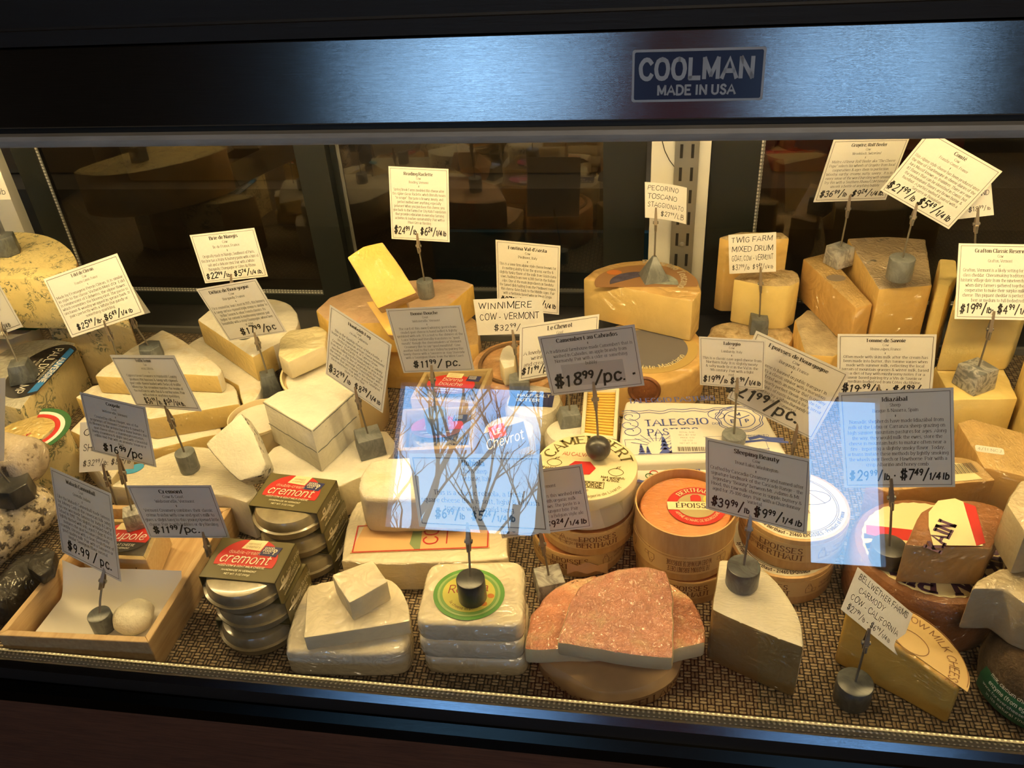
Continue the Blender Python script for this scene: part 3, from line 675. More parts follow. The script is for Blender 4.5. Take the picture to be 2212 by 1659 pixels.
# ------------------------------------------------------------------ the shop room (in front of and behind the case)
def struct(name, bm, m, label=None): return prop(obj(name, bm, m, None, 0), label, None, None, 'structure')
M_WALL = plain('shop wall paint', (0.16, 0.145, 0.13), .8); M_CEIL = plain('shop ceiling paint', (0.30, 0.28, 0.25), .9); M_FLOOR = wood('shop floor boards', (0.10, 0.07, 0.05), (0.05, 0.035, 0.025), 6, (1, 10, 1), .4)
WY = -2.5; holes = [(-1.22, -.46, .44, 1.20), (.71, 1.07, .40, 1.20)]
xs = sorted({-3.0, 3.0} | {v for h in holes for v in h[:2]}); zs = sorted({-.8, 2.0} | {v for h in holes for v in h[2:]})
bm = B()
for a, c in zip(xs, xs[1:]):
    for d, e_ in zip(zs, zs[1:]):
        if not any(h[0] <= (a + c) / 2 <= h[1] and h[2] <= (d + e_) / 2 <= h[3] for h in holes): add_box(bm, (a, WY - .12, d), (c, WY, e_))
struct('wall_front', bm, M_WALL)
bm = B(); add_box(bm, (-3, WY - .12, -.9), (3, 3.2, -.8)); struct('floor', bm, M_FLOOR)
bm = B(); add_box(bm, (-3, WY - .12, 2.0), (3, 3.2, 2.1)); struct('ceiling', bm, M_CEIL)
bm = B(); add_box(bm, (-3.1, WY - .12, -.8), (-3, 3.2, 2.0)); struct('wall_left', bm, M_WALL)
bm = B(); add_box(bm, (3, WY - .12, -.8), (3.1, 3.2, 2.0)); struct('wall_right', bm, M_WALL)
bm = B(); add_box(bm, (-3, 3.1, -.8), (3, 3.2, 2.0)); struct('wall_back', bm, plain('kitchen wall', (0.20, 0.17, 0.13), .8, var=.3, vscale=2))
for i, h in enumerate(holes):
    bm = B(); f = .025
    for lo, hi in (((h[0], h[2]), (h[0] + f, h[3])), ((h[1] - f, h[2]), (h[1], h[3])), ((h[0] + f, h[2]), (h[1] - f, h[2] + f)), ((h[0] + f, h[3] - f), (h[1] - f, h[3]))):
        add_box(bm, (lo[0], WY - .10, lo[1]), (hi[0], WY - .02, hi[1]))
    wn = struct('window_%d' % (i + 1), bm, plain('white window frame', (0.5, 0.5, 0.5), .5))
    bm = B(); add_box(bm, (h[0] + f, WY - .065, h[2] + f), (h[1] - f, WY - .055, h[3] - f)); obj('window_glass', bm, pane('window pane'), wn, 0)
bm = B(); add_box(bm, (-.45, WY + .002, -.8), (.50, WY + .05, .9)); struct('trim_1', bm, plain('red painted panel', (0.30, 0.012, 0.015), .5))
# outside the windows: pavement and a bare tree
bm = B(); add_box(bm, (-30, -60, -1.0), (30, WY - .13, -.92)); prop(obj('ground', bm, plain('pavement', (0.20, 0.20, 0.20), .9), None, 0), kind='structure')
M_BARK = plain('bare bark', (0.30, 0.255, 0.21), .9)
def bare_tree(x, y, h, seed, label):
    R = random.Random(seed); t = thing('bare_tree', label, 'tree', (x, y, -.92)); tb, bb = B(), B()
    def grow(p, d, L, r, lv):
        pts = [Vector(p)]; dd = Vector(d)
        for k in range(5):
            dd = (dd + Vector((R.uniform(-.2, .2), R.uniform(-.2, .2), R.uniform(-.06, .16)))).normalized(); pts.append(pts[-1] + dd * L / 5)
        add_tube(tb if lv == 0 else bb, pts, [r * (1 - .45 * k / 5) for k in range(6)], 6 if lv < 2 else 4)
        if lv < 5:
            for k in range(4 if lv < 2 else 3):
                i = R.choice((2, 3, 4, 5)); a = R.uniform(0, 6.28); s = R.uniform(.5, 1.0)
                nd = (dd + Vector((math.cos(a) * s, math.sin(a) * s, R.uniform(.0, .45)))).normalized(); grow(pts[i], nd, L * R.uniform(.45, .68), r * .5, lv + 1)
    grow((x, y, -.92), (0.02, 0, 1), h * .62, h * .022, 0)
    obj('trunk', tb, M_BARK, t, 60); obj('branches', bb, M_BARK, t, 60)
bare_tree(-1.38, -7.2, 3.4, 5, 'bare grey tree seen through the window, mirrored in the glass'); bare_tree(-2.75, -9.2, 4.3, 11, 'second leafless tree further from the shop window')
# kitchen behind the doors, dim
M_CTR = plain('steel counter', (0.20, 0.19, 0.16), .4, .3, var=.3, vscale=5)
bm = B(); add_box(bm, (-2.4, 2.2, -.8), (2.2, 2.9, -.10), bev=.004); prop(obj('back_counter', bm, M_CTR, None, 30, (-.1, 2.5, -.8)), 'dim steel work counter behind the sliding doors', 'counter')
bm = B(); add_box(bm, (-.62, 2.18, -.72), (.05, 2.2, -.22), bev=.004); prop(obj('blue_bin', bm, plain('blue plastic', (0.02, 0.10, 0.20), .4), None, 30, (-.3, 2.19, -.7)), 'blue plastic bin front behind the middle sliding door', 'bin')
for q, (x, y, s_, c_, nm, lb) in enumerate(((-1.9, 2.5, (.22, .18, .24), (.35, .27, .17), 'carton', 'tan carton on the dim back counter by the far end'), (-1.25, 2.45, (.30, .2, .14), (.30, .22, .12), 'bread_box', 'brown box on the back counter behind the long door'),
      (-.35, 2.5, (.2, .2, .3), (.45, .40, .30), 'paper_roll', 'pale roll of wrapping paper on the back counter'), (.55, 2.5, (.24, .2, .2), (.35, .05, .05), 'red_tub', 'dark red tub on the back counter'))):
    bm = B(); add_box(bm, (x - s_[0], y - s_[1], -.10), (x + s_[0], y + s_[1], -.10 + s_[2] * 2), bev=.02); prop(obj(nm, bm, plain(nm + ' surface', c_, .7), None, 30, (x, y, -.1)), lb, 'box')
for nm, (x, y, z), e_, sz, c_ in (('shop_fill_light', (0.3, -1.0, 1.98), 22, 1.0, (1, .78, .50)), ('kitchen_fill_light', (-.4, 2.3, 1.98), 22, .8, (1, .80, .55))):  # added unseen lamps: warm fill on the case front, weak fill in the kitchen
    L_ = bpy.data.lights.new(nm, 'AREA'); L_.energy = e_; L_.size = sz; L_.color = c_; o_ = bpy.data.objects.new(nm, L_); COL.objects.link(o_); o_.location = (x, y, z)

# ------------------------------------------------------------------ cheese surfaces
PALE = cheese('pale paste', (0.78, 0.66, 0.40), .45, sss=.15)
YEL = cheese('yellow paste', (0.80, 0.52, 0.13), .42, wrap=.35, wrap_scale=20)
GOLD = cheese('gold paste', (0.72, 0.48, 0.16), .42, wrap=.3, wrap_scale=20)
AMBER = cheese('amber paste', (0.62, 0.38, 0.13), .42, wrap=.35, wrap_scale=20)
CHED = cheese('white cheddar paste', (0.80, 0.62, 0.24), .45, wrap=.2, wrap_scale=18)
CREAM = cheese('cream paste', (0.80, 0.70, 0.46), .45, wrap=.25, wrap_scale=25)
BRIEP = cheese('brie paste', (0.78, 0.58, 0.22), .40, spots=(0.4, 0.28, .1), spot_amt=.05, spot_scale=90, wrap=.4)
BLOOM = cheese('bloomy rind', (0.82, 0.78, 0.68), .65, bmp=.5, bscale=120, var=.06, wrap=.25, patches=(0.76, 0.66, 0.45), patch=(.56, .75))
BLOOMR = cheese('ridged bloomy rind', (0.80, 0.75, 0.62), .6, bmp=1.0, bscale=55, var=.12, wrap=.5, wrap_scale=60, wstretch=(1, 4, 1), patches=(0.72, 0.60, 0.38), patch=(.52, .72), pscale=25)
CHALK = cheese('chalky goat paste', (0.84, 0.80, 0.66), .6, bmp=.3, bscale=220, wrap=.3, spots=(.5, .45, .33), spot_amt=.03, spot_scale=70)
ASHY = cheese('ashed rind', (0.72, 0.68, 0.58), .6, bmp=.8, bscale=140, spots=(.09, .09, .09), spot_amt=.17, spot_scale=110)
BLUE = cheese('veined blue paste', (0.80, 0.66, 0.32), .5, bmp=.45, veins=(0.10, 0.12, 0.09), vein_scale=62, vein_w=.034)
BLUEC = cheese('veined cream paste', (0.76, 0.64, 0.36), .5, bmp=.45, veins=(0.16, 0.18, 0.12), vein_scale=45, vein_w=.05, wrap=.25)
STILR = cheese('stilton rind', (0.55, 0.34, 0.13), .7, bmp=.8, var=.25, wrap=.2)
TANR = cheese('tan rind', (0.50, 0.33, 0.15), .6, bmp=.7, var=.22, wrap=.3)
BROWNR = cheese('brown rind', (0.25, 0.105, 0.04), .5, bmp=.5, var=.2, wrap=.22)
GREYR = cheese('grey mould rind', (0.42, 0.34, 0.22), .8, bmp=1.0, var=.35, bscale=90, patches=(.62, .5, .3))
FUZZ = cheese('fuzzy rind', (0.62, 0.48, 0.28), .85, bmp=1.0, bscale=160, var=.3, vscale=60, patches=(.38, .26, .12), pscale=40)
PINKR = cheese('washed pink rind', (0.66, 0.27, 0.15), .45, bmp=.8, bscale=160, var=.18, vscale=50, wrap=.9, wrap_scale=90, patches=(0.74, 0.50, 0.28), patch=(.50, .68), pscale=26)
ROSER = cheese('rose rind', (0.60, 0.26, 0.17), .5, bmp=.8, bscale=200, var=.15, vscale=70, wrap=.8, wrap_scale=110, patches=(0.62, 0.42, 0.24), patch=(.50, .72), pscale=26)
RACR = cheese('raclette rind', (0.62, 0.42, 0.26), .6, bmp=.4, var=.15, wrap=.3, patches=(0.66, 0.22, 0.10), patch=(.56, .68), pscale=11)
WRAPW = cheese('white rind in film', (0.80, 0.74, 0.58), .55, bmp=.4, bscale=90, var=.10, wrap=1.0, wrap_scale=55, wstretch=(1, 3, 1))
WRAPG = cheese('gold rind in film', (0.60, 0.40, 0.16), .5, bmp=.5, var=.2, wrap=1.0, wrap_scale=60, wstretch=(3, 1, 1))
ROBIO = cheese('soft square rind', (0.80, 0.70, 0.50), .5, bmp=.2, bscale=60, var=.05, wrap=.9, wrap_scale=30)
PIPAP = cheese('white cheese in film', (0.82, 0.73, 0.54), .5, bmp=.25, bscale=60, var=.05, wrap=.8, wrap_scale=40)
WRINK = cheese('wrinkled grey rind', (0.52, 0.43, 0.33), .7, bmp=1.0, bscale=60, var=.2, spots=(.16, .12, .09), spot_amt=.16, spot_scale=75, wrap=.4)
SPECK = cheese('speckled ash rind', (0.66, 0.55, 0.38), .7, bmp=1.0, bscale=120, var=.2, spots=(.07, .055, .04), spot_amt=.22, spot_scale=95, wrap=.6)
LEAFY = cheese('dark leaf wrap', (0.022, 0.017, 0.011), .6, bmp=1.0, bscale=45, var=.6, wrap=.25)
PECR = cheese('pecorino rind', (0.66, 0.42, 0.15), .4, bmp=.25, var=.12, wrap=.5, wrap_scale=18)
FOIL = cheese('gold foil', (0.62, 0.46, 0.16), .3, bmp=.6, bscale=50, wrap=.9, wrap_scale=45)
TANP = plain('tan wrapping paper', (0.46, 0.31, 0.16), .65, var=.1, bmp=.3, bscale=30)
PAPER = plain('white paper', (0.80, 0.76, 0.68), .6, bmp=.1, bscale=30)
CREAMP = plain('cream paper', (0.80, 0.74, 0.56), .5)
PINE = wood('pale pine', (0.76, 0.58, 0.33), (0.66, 0.46, 0.24), 22, (1, 10, 10), .55)
PINEV = wood('thin poplar veneer', (0.62, 0.40, 0.18), (0.52, 0.32, 0.13), 22, (8, 8, 1), .5)
CRATEW = wood('raw crate wood', (0.60, 0.42, 0.22), (0.46, 0.29, 0.13), 18, (8, 1, 8), .6)
RED = plain('red print', (0.50, 0.030, 0.025), .4); NAVY = plain('navy print', (0.02, 0.025, 0.10), .4); BLUEI = plain('blue print', (0.06, 0.09, 0.33), .5)
BLACKL = plain('black label', (0.022, 0.020, 0.020), .3, coat=.5); BROWNI = plain('brown print', (0.16, 0.06, 0.025), .5); WHITEI = plain('white print', (0.80, 0.78, 0.72), .5)
OLIVE = plain('olive sleeve', (0.105, 0.085, 0.030), .4); DKOLIVE = plain('dark olive print', (0.05, 0.042, 0.02), .4); YLW = plain('yellow print', (0.80, 0.58, 0.10), .4); GREENI = plain('green print', (0.10, 0.30, 0.05), .4)
CRML = plain('cream label', (0.82, 0.72, 0.42), .45)
TUBM = plain('cream plastic', (0.84, 0.70, 0.44), .35, coat=.4)
def film(name, tint, rough=.06):
    return pane(name, tint, 1.4, rough)
CLEAR = film('clear plastic', (0.93, 0.93, 0.90)); SMOKE = film('grey clear plastic', (0.62, 0.62, 0.57), .1)

GW = 'wrapped cheese wedges'
def wedge(name, label, pts, z1, z0, mats, group=None, cat='cheese', body='cheese_body', **kw):
    c = ring_center(pts, z1) if not kw.get('tilt') else np.array(kw['tilt'][0])
    t = thing(name, label, cat, (c[0], c[1], z0), group)
    solid(body, pts, z1, z0, mats, t, **kw); return t

# ------------------------------------------------------------------ back row, from the blue cheeses along to the cheddars
t = wedge('blue_cheese_half', 'thick half drum of blue-veined yellow cheese with brown rind, topped by a dark stone block', [(-90, 600, 'r'), (-70, 520, 'r'), (0, 503, 'r'), (70, 503, 'r'), (130, 522, 'r'), (165, 560, 'r'), (160, 592), (112, 602)], .215, .125, [BLUE, BLUE, STILR], 'blue cheeses', bev=.002)
wedge('blue_cheese_wedge', 'pale blue-veined wedge with orange rind lying under the big drum piece', [(95, 682), (120, 662), (235, 662, 'r'), (272, 680, 'r'), (279, 695), (200, 699), (100, 698)], .120, .0, [BLUEC, BLUEC, TANR], 'blue cheeses', bev=.002)
t = wedge('blue_cheese_wedge', 'blue-veined wedge with a big black round label on its foil top', [(-40, 865, 'r'), (-30, 790, 'r'), (30, 748, 'r'), (100, 732, 'r'), (162, 740), (60, 862), (44, 884)], .090, .0, [cheese('silver foil', (.50, .48, .40), .3, wrap=.8, bmp=.5), BLUEC, FOIL], 'blue cheeses', bev=.002)
def disc_map(px, py, z, up, lift=.0006):
    """level sheet centred under a sight point; up = sight point that its top side faces"""
    c = at(px, py, z); d = at(up[0], up[1], z) - c; uy = nrm(d); ux = np.array([uy[1], -uy[0], 0]); return flat_map(c, ux, uy, lift), c
mp, L = top_map((130, 752), (34, 852), .0902)
bl = patch('round_label', [(u, min(v, .031)) for u, v in circ(L * .5, .004, L * .58, .046, 48)], mp, BLACKL, t)
patch('blue_band', [(.0, .017), (L * .98, .017), (L * .93, .029), (L * .07, .029)], top_map((130, 752), (34, 852), .0906)[0], plain('bright blue print', (.03, .18, .5), .4), bl, .0003)
I = Ink(); I.line('PAUL DISCHAMP', L * .5, -.006, .0135, 'sans', maxw=L * .98); I.line("FROMAGE D'AUVERGNE", L * .5, .0115, .0038, 'sans', maxw=L * .7); I.line('MAISON FONDEE EN 1911', L * .5, -.015, .0042, 'sans', maxw=L * .6); I.line('MAITRE FROMAGER', L * .5, -.023, .0042, 'sans', maxw=L * .5); I.line('AUVERGNE', L * .5, .0185, .0090, 'fat', maxw=L * .78)
I.build('lettering', top_map((130, 752), (34, 852), .0912)[0], WHITEI, bl)
t = wedge('green_label_wedge', 'pale wedge with green and white label beside the black-labelled blue wedge', [(-60, 700), (20, 686, 'r'), (60, 690, 'r'), (84, 704), (60, 716), (-40, 724)], .105, .0, [GREYR, PALE, TANR], 'blue cheeses')
patch('green_band', [(0, 0), (.05, 0), (.058, .012), (.012, .014)], flat_map(at(18, 712, .106), (1, 0, 0), (0, 1, 0), .0006), plain('green label', (0.02, .22, .05), .4), t)
patch('white_label', [(-.03, -.03), (.025, -.03), (.045, -.002), (-.01, -.001)], flat_map(at(18, 712, .106), (1, 0, 0), (0, 1, 0), .0006), WHITEI, t)
t = wedge('foil_blue_wedge', 'gold-foiled creamy blue wedge with a red and green stripe behind the wrinkled log', [(-50, 960), (20, 915, 'r'), (90, 893, 'r'), (136, 893), (130, 912), (90, 946), (20, 974)], .105, .0, [FOIL, BLUEC, FOIL], 'blue cheeses')
mp, c = disc_map(60, 935, .105, (60, 880))
for nm, r0, r1, m_ in (('green_stripe', .048, .056, plain('dark green print', (.02, .10, .03), .4)), ('white_stripe', .042, .048, WHITEI), ('red_stripe', .035, .042, RED)):
    patch(nm, circ(0, 0, r1, r1, 16, -60, 70) + circ(0, 0, r0, r0, 16, -60, 70)[::-1], mp, m_, t)
I = Ink(); I.line('gor', -.010, -.014, .014, 'ital'); I.build('lettering', mp, RED, t)

# bloomy rinds
wedge('brie_wheel', 'large flat white bloomy wheel lying beneath the other soft wedges', [(392, 754, 'r'), (450, 722, 'r'), (540, 740, 'r'), (575, 800, 'r'), (556, 856, 'r'), (526, 880), (514, 832), (474, 810), (402, 802)], .0715, .0, [BLOOMR, BRIEP, BLOOM], 'soft bloomy cheeses', bev=.004)
wedge('triple_cream_wheel', 'thick white triple-cream wheel with cut yellow side by the back sill', [(425, 690), (452, 668, 'r'), (520, 652, 'r'), (580, 644, 'r'), (628, 658, 'r'), (645, 692, 'r'), (628, 726, 'r'), (590, 746), (545, 772)], .118, .0725, [BLOOM, BRIEP, BLOOM], 'soft bloomy cheeses', bev=.004)
wedge('bloomy_wedge', 'topmost white ridged wedge with yellow cut side, dark hexagonal stone standing on it', [(204, 812), (222, 794), (283, 752), (350, 711), (385, 728, 'r'), (440, 765, 'r'), (479, 797, 'r'), (470, 812), (395, 808), (300, 818)], .104, .072, [BLOOMR, BRIEP, BLOOM], 'soft bloomy cheeses', bev=.003)
wedge('bloomy_wedge', 'broad white wedge with dark edge and yellow front, beneath the ridged top wedge', [(162, 858), (200, 832), (300, 815), (395, 812), (470, 818, 'r'), (506, 834, 'r'), (517, 872), (324, 905), (240, 890)], .072, .034, [BLOOMR, BRIEP, ASHY], 'soft bloomy cheeses', bev=.003)
wedge('bloomy_wedge', 'low white wedge showing as a thin layer under the yellow-fronted wedge', [(150, 930), (200, 880), (470, 895), (480, 935), (340, 968), (250, 975)], .034, .0, [BLOOM, BRIEP, BLOOM], 'soft bloomy cheeses', bev=.003)
wedge('soft_wedge', 'cream wedge in film with blue sticker, behind the small handwritten card', [(166, 968), (205, 938), (270, 972), (262, 1008), (236, 1042)], .058, .0, [WRAPW, CREAM, BLOOM], 'soft bloomy cheeses', bev=.003)
t = wedge('soft_wedge', 'big film-wrapped ivory wedge in front of the bloomy stack, grey stone cylinder on top', [(236, 1050), (280, 1018), (345, 985), (405, 962, 'r'), (480, 975, 'r'), (540, 1036, 'r'), (558, 1064), (532, 1086), (490, 1070), (330, 1060)], .066, .0, [WRAPW, CREAM, BLOOM], 'soft bloomy cheeses', bev=.004)
patch('blue_sticker', circ(0, 0, .013, .009), disc_map(290, 1013, .066, (280, 990))[0], plain('sky sticker', (.05, .30, .55), .4), t)
t = wedge('goat_chunk', 'small ash-rind goat chunk leaning on its side, flecked white cut face up', [(521, 890), (548, 935), (576, 1003), (563, 1028), (517, 1040), (480, 1005), (441, 958)], 0, 0, [CHALK, ASHY, ASHY], 'goat cheeses', tilt=(at(510, 980, .120), (.15, -.62, .75)), thick=.042, bev=.004)

# plastic moulds of soft cheese
def tub(px, py, z1, r, h, label):
    c = at(px, py, z1); t = thing('cheese_tub', label, 'cheese tub', (c[0], c[1], z1 - h), 'cream plastic cheese tubs'); b0 = (c[0], c[1], z1 - h)
    bm = B(); add_lathe(bm, b0, [(r * .86, 0), (r * .88, .002), (r * .97, h - .006), (r * 1.02, h - .004), (r * 1.02, h), (r * .985, h), (r * .96, h - .010), (.001, h - .011)], 56, close=False); obj('tub_wall', bm, TUBM, t)
    bm = B(); add_lathe(bm, (c[0], c[1], z1 - .012), slab_prof(r * .93, .006, .002), 48, jig=.02); obj('cheese_disc', bm, BLOOM, t)
    return t
tub(557, 899, .078, .042, .078, 'small cream tub half hidden behind the ash-lined goat wedge')
tub(722, 797, .098, .078, .098, 'wide cream tub carrying the half-moon cheese behind the slanted card')
wedge('half_moon_cheese', 'film-wrapped half-moon of butter-yellow cheese resting on the wide cream tub', [(600, 766), (604, 732, 'r'), (624, 713, 'r'), (655, 709, 'r'), (684, 703, 'r'), (707, 714), (702, 746), (660, 765), (622, 782)], .130, .0985, [cheese('soft butter paste', (.80, .70, .42), .45, wrap=.7, wrap_scale=35), CREAM, CREAM], bev=.004)

# ash-lined goat cheese
wedge('goat_cheese_wheel', 'low white goat wheel, cut, lying under the ash-lined wedge', [(560, 1000), (590, 965), (700, 930), (835, 930, 'r'), (853, 955, 'r'), (845, 985, 'r'), (800, 1020), (735, 1050), (620, 1040)], .055, .0, [BLOOM, CREAM, ASHY], 'goat cheeses', bev=.003)
t = wedge('goat_wedge', 'tall white goat wedge with a thin dark ash line through its middle', [(567, 866), (600, 846, 'r'), (650, 833, 'r'), (702, 829), (766, 846), (674, 929)], .126, .0555, [BLOOM, CHALK, ASHY], 'goat cheeses', bev=.002)
V = [at(567, 866, .126), at(674, 929, .126), at(766, 846, .126)]; cen = sum(V) / 3; bm = B()
for a, b_ in ((V[0], V[1]), (V[1], V[2])):
    d = nrm(np.cross(b_ - a, (0, 0, 1))); d = d if np.dot(d, (a + b_) / 2 - cen) > 0 else -d
    n_ = 14
    for i in range(n_):
        p, q = a + (b_ - a) * (.01 + .98 * i / n_), a + (b_ - a) * (.01 + .98 * (i + 1) / n_)
        f = lambda p, s: Vector((p[0] + d[0] * .0005, p[1] + d[1] * .0005, .0885 + .0016 * mnoise.noise((p[0] * 90, p[1] * 90, 1)) + s))
        bm.faces.new([bm.verts.new(f(p, -.0009)), bm.verts.new(f(q, -.0009)), bm.verts.new(f(q, .0009)), bm.verts.new(f(p, .0009))])
ASH = plain('vegetable ash', (.22, .23, .21), .8)
obj('ash_line', bm, ASH, t, 0); bm = B()
for a, b_ in ((V[0], V[1]), (V[1], V[2])):        # ash along the upper edge, uneven
    d = nrm(np.cross(b_ - a, (0, 0, 1))); d = d if np.dot(d, (a + b_) / 2 - cen) > 0 else -d
    for i in range(40):
        p, q = a + (b_ - a) * (.01 + .98 * i / 40), a + (b_ - a) * (.01 + .98 * (i + 1) / 40); hh = .0008 + .0011 * abs(mnoise.noise((p[0] * 300, p[1] * 300, 5)))
        f = lambda p, s: Vector((p[0] + d[0] * .0007, p[1] + d[1] * .0007, .1240 + s))
        bm.faces.new([bm.verts.new(f(p, -hh)), bm.verts.new(f(q, -hh)), bm.verts.new(f(q, .0006)), bm.verts.new(f(p, .0006))])
obj('ash_edge', bm, ASH, t, 0)

# raclette and mountain wheels at the back
wedge('yellow_half_wheel', 'yellow wheel with brown rind showing beneath the pinkish half wheel', [(690, 735), (700, 700, 'r'), (860, 660, 'r'), (1005, 680, 'r'), (1034, 703, 'r'), (1034, 742), (960, 756), (800, 746)], .082, .0, [TANR, GOLD, TANR], 'mountain cheeses', bev=.004)
wedge('raclette_half_wheel', 'half wheel with rosy mottled rind carrying two yellow slabs and a grey stone', [(681, 670), (712, 642, 'r'), (790, 617, 'r'), (900, 604, 'r'), (985, 603, 'r'), (1024, 614), (966, 662), (850, 696), (716, 700)], .138, .083, [RACR, YEL, RACR], 'mountain cheeses', bev=.003)
nn = (.10, -.72, .69)
wedge('raclette_slab', 'lower bright yellow slab leaning on the rosy half wheel', [(790, 652), (872, 640), (898, 700), (880, 728), (838, 724)], 0, 0, [YEL, RACR, RACR], 'yellow slabs', tilt=(at(840, 690, .163), nn), thick=.035, bev=.002)
wedge('raclette_slab', 'upper bright yellow slab with rounded top, leaning over the other slab', [(750, 556, 'r'), (785, 533, 'r'), (826, 523), (866, 578), (900, 632), (816, 667)], 0, 0, [YEL, RACR, RACR], 'yellow slabs', tilt=(at(825, 620, .224), nn), thick=.030, bev=.002)
# bark-bound washed cheese
c = at(1118, 786, .075); t = thing('bark_bound_cheese', 'orange-rinded round bound in dark bark behind the boxed cheeses', 'cheese', (c[0], c[1], 0))
bm = B(); add_lathe(bm, (c[0], c[1], 0), slab_prof(.070, .075, .004), 56, jig=.03); obj('cheese_body', bm, cheese('orange washed rind', (.60, .34, .15), .5, bmp=.9, var=.25, wrap=.6, patches=(.70, .56, .36)), t)
bm = B(); add_lathe(bm, (c[0], c[1], .074), [(.053, 0), (.053, .0045), (.058, .0045), (.058, 0)], 56, jig=.05, close=False); obj('bark_band', bm, plain('dark bark', (.16, .09, .04), .7, var=.4, bmp=.6), t)
wedge('mouldy_chunk', 'white chunk edged with dark mould on the bark-bound round', [(1078, 775), (1084, 752, 'r'), (1100, 744, 'r'), (1114, 756), (1112, 790), (1088, 796)], .112, .0795, [BLOOM, CREAM, ASHY], bev=.004)
# pecorino
t = wedge('pecorino_cheese', 'whole amber wheel with a stamped seal on its side, under the labelled half wheel', [(1275, 800, 'r'), (1278, 745, 'r'), (1330, 700, 'r'), (1410, 690, 'r'), (1490, 705, 'r'), (1524, 750, 'r'), (1505, 795, 'r'), (1440, 822, 'r'), (1350, 822, 'r')], .070, .0, [PECR, GOLD, PECR], 'pecorino cheeses', bev=.008, seg=4, grow=.01)
mp, c = disc_map(1400, 752, .070, (1400, 690))
lb = patch('paper_label', circ(0, 0, .075, .070), mp, plain('ochre label', (.52, .36, .12), .5), t)
patch('blue_ring', circ(0, 0, .060, .054), disc_map(1400, 752, .0704, (1400, 690))[0], plain('slate print', (.13, .12, .13), .5), lb, .0003)
I = Ink(); I.line('Associate-Manciano', 0, 0, .009, 'title', maxw=.12); I.build('lettering', arc_in_map(disc_map(1400, 752, .071, (1400, 690))[0], .058, -math.pi / 2 + .25), CRML, lb)
sc_ = aty(1392, 843, ring_center([(1350, 822), (1440, 822)], .070)[1] - .004)
bm = B(); add_lathe(bm, (0, 0, 0), [(.001, .002), (.016, .002), (.018, .0012), (.021, .0025), (.0235, .0012), (.024, 0)][::-1], 40, close=False)
bmesh.ops.rotate(bm, verts=bm.verts, cent=(0, 0, 0), matrix=Matrix.Rotation(math.radians(88), 3, 'X')); bmesh.ops.translate(bm, verts=bm.verts, vec=Vector(sc_)); obj('stamped_seal', bm, plain('brown wax stamp', (.17, .06, .02), .5, bmp=1.0, bscale=180, var=.4), t)
t = wedge('pecorino_half_wheel', 'half wheel with torn picture label on top and a pyramid stone standing on it', [(1260, 602), (1283, 583, 'r'), (1330, 568, 'r'), (1400, 562, 'r'), (1465, 574, 'r'), (1503, 598, 'r'), (1515, 628), (1496, 652)], .142, .0718, [PECR, cheese('pecorino paste', (.72, .52, .20), .42, wrap=.3, wrap_scale=16), PECR], 'pecorino cheeses', bev=.003)
mp, c = disc_map(1395, 603, .142, (1395, 560))
def cut_circ(pts, a, b_):
    """drops the part of an outline on the far side of the cut from a to b"""
    return pts
lb = patch('torn_label', circ(0, -.012, .080, .060, 30, -12, 196), mp, plain('rust label', (.33, .17, .07), .45), t)
m2 = disc_map(1395, 603, .1426, (1395, 560))[0]
patch('navy_field', circ(-.012, -.012, .044, .036, 16, 60, 190), m2, plain('dusk print', (.07, .06, .10), .5, var=.5, vscale=80), lb, .0003)
patch('pale_field', circ(.004, -.014, .046, .038, 16, -8, 62) + [(-.004, -.014)], m2, plain('sky print', (.30, .33, .30), .5, var=.5, vscale=60), lb, .0003)
patch('orange_field', circ(-.050, .022, .012, .008), m2, plain('orange print', (.62, .2, .04), .5), lb, .0003)
I = Ink(); I.line('Pecorino Toscano', 0, 0, .011, 'gothic', maxw=.12); I.build('lettering', arc_map(disc_map(1395, 603, .143, (1395, 560))[0], .055, .55), plain('faded print', (.60, .50, .34), .5), lb)
# mixed-milk drum
wedge('drum_cheese', 'low round with fuzzy grey-tan rind under the handwritten drum card', [(1528, 722, 'r'), (1545, 700, 'r'), (1610, 690, 'r'), (1690, 695, 'r'), (1716, 720), (1700, 755), (1560, 765)], .058, .0, [FUZZ, GOLD, FUZZ], 'fuzzy drum cheeses', bev=.006, jit=.003)
wedge('drum_wedge', 'tall drum wedge with grey rind standing at the back beside the white post', [(1553, 512), (1600, 500), (1690, 501), (1706, 514), (1640, 518), (1570, 518)], .188, .0585, [FUZZ, GOLD, FUZZ], 'fuzzy drum cheeses', bev=.003)
wedge('drum_wedge', 'pale yellow drum wedge with crumbly rind on top, dark stone cube in front', [(1583, 602), (1600, 588, 'r'), (1660, 580, 'r'), (1722, 588, 'r'), (1729, 606), (1706, 617), (1650, 617)], .137, .0585, [FUZZ, CHED, FUZZ], 'fuzzy drum cheeses', bev=.004, jit=.0045)
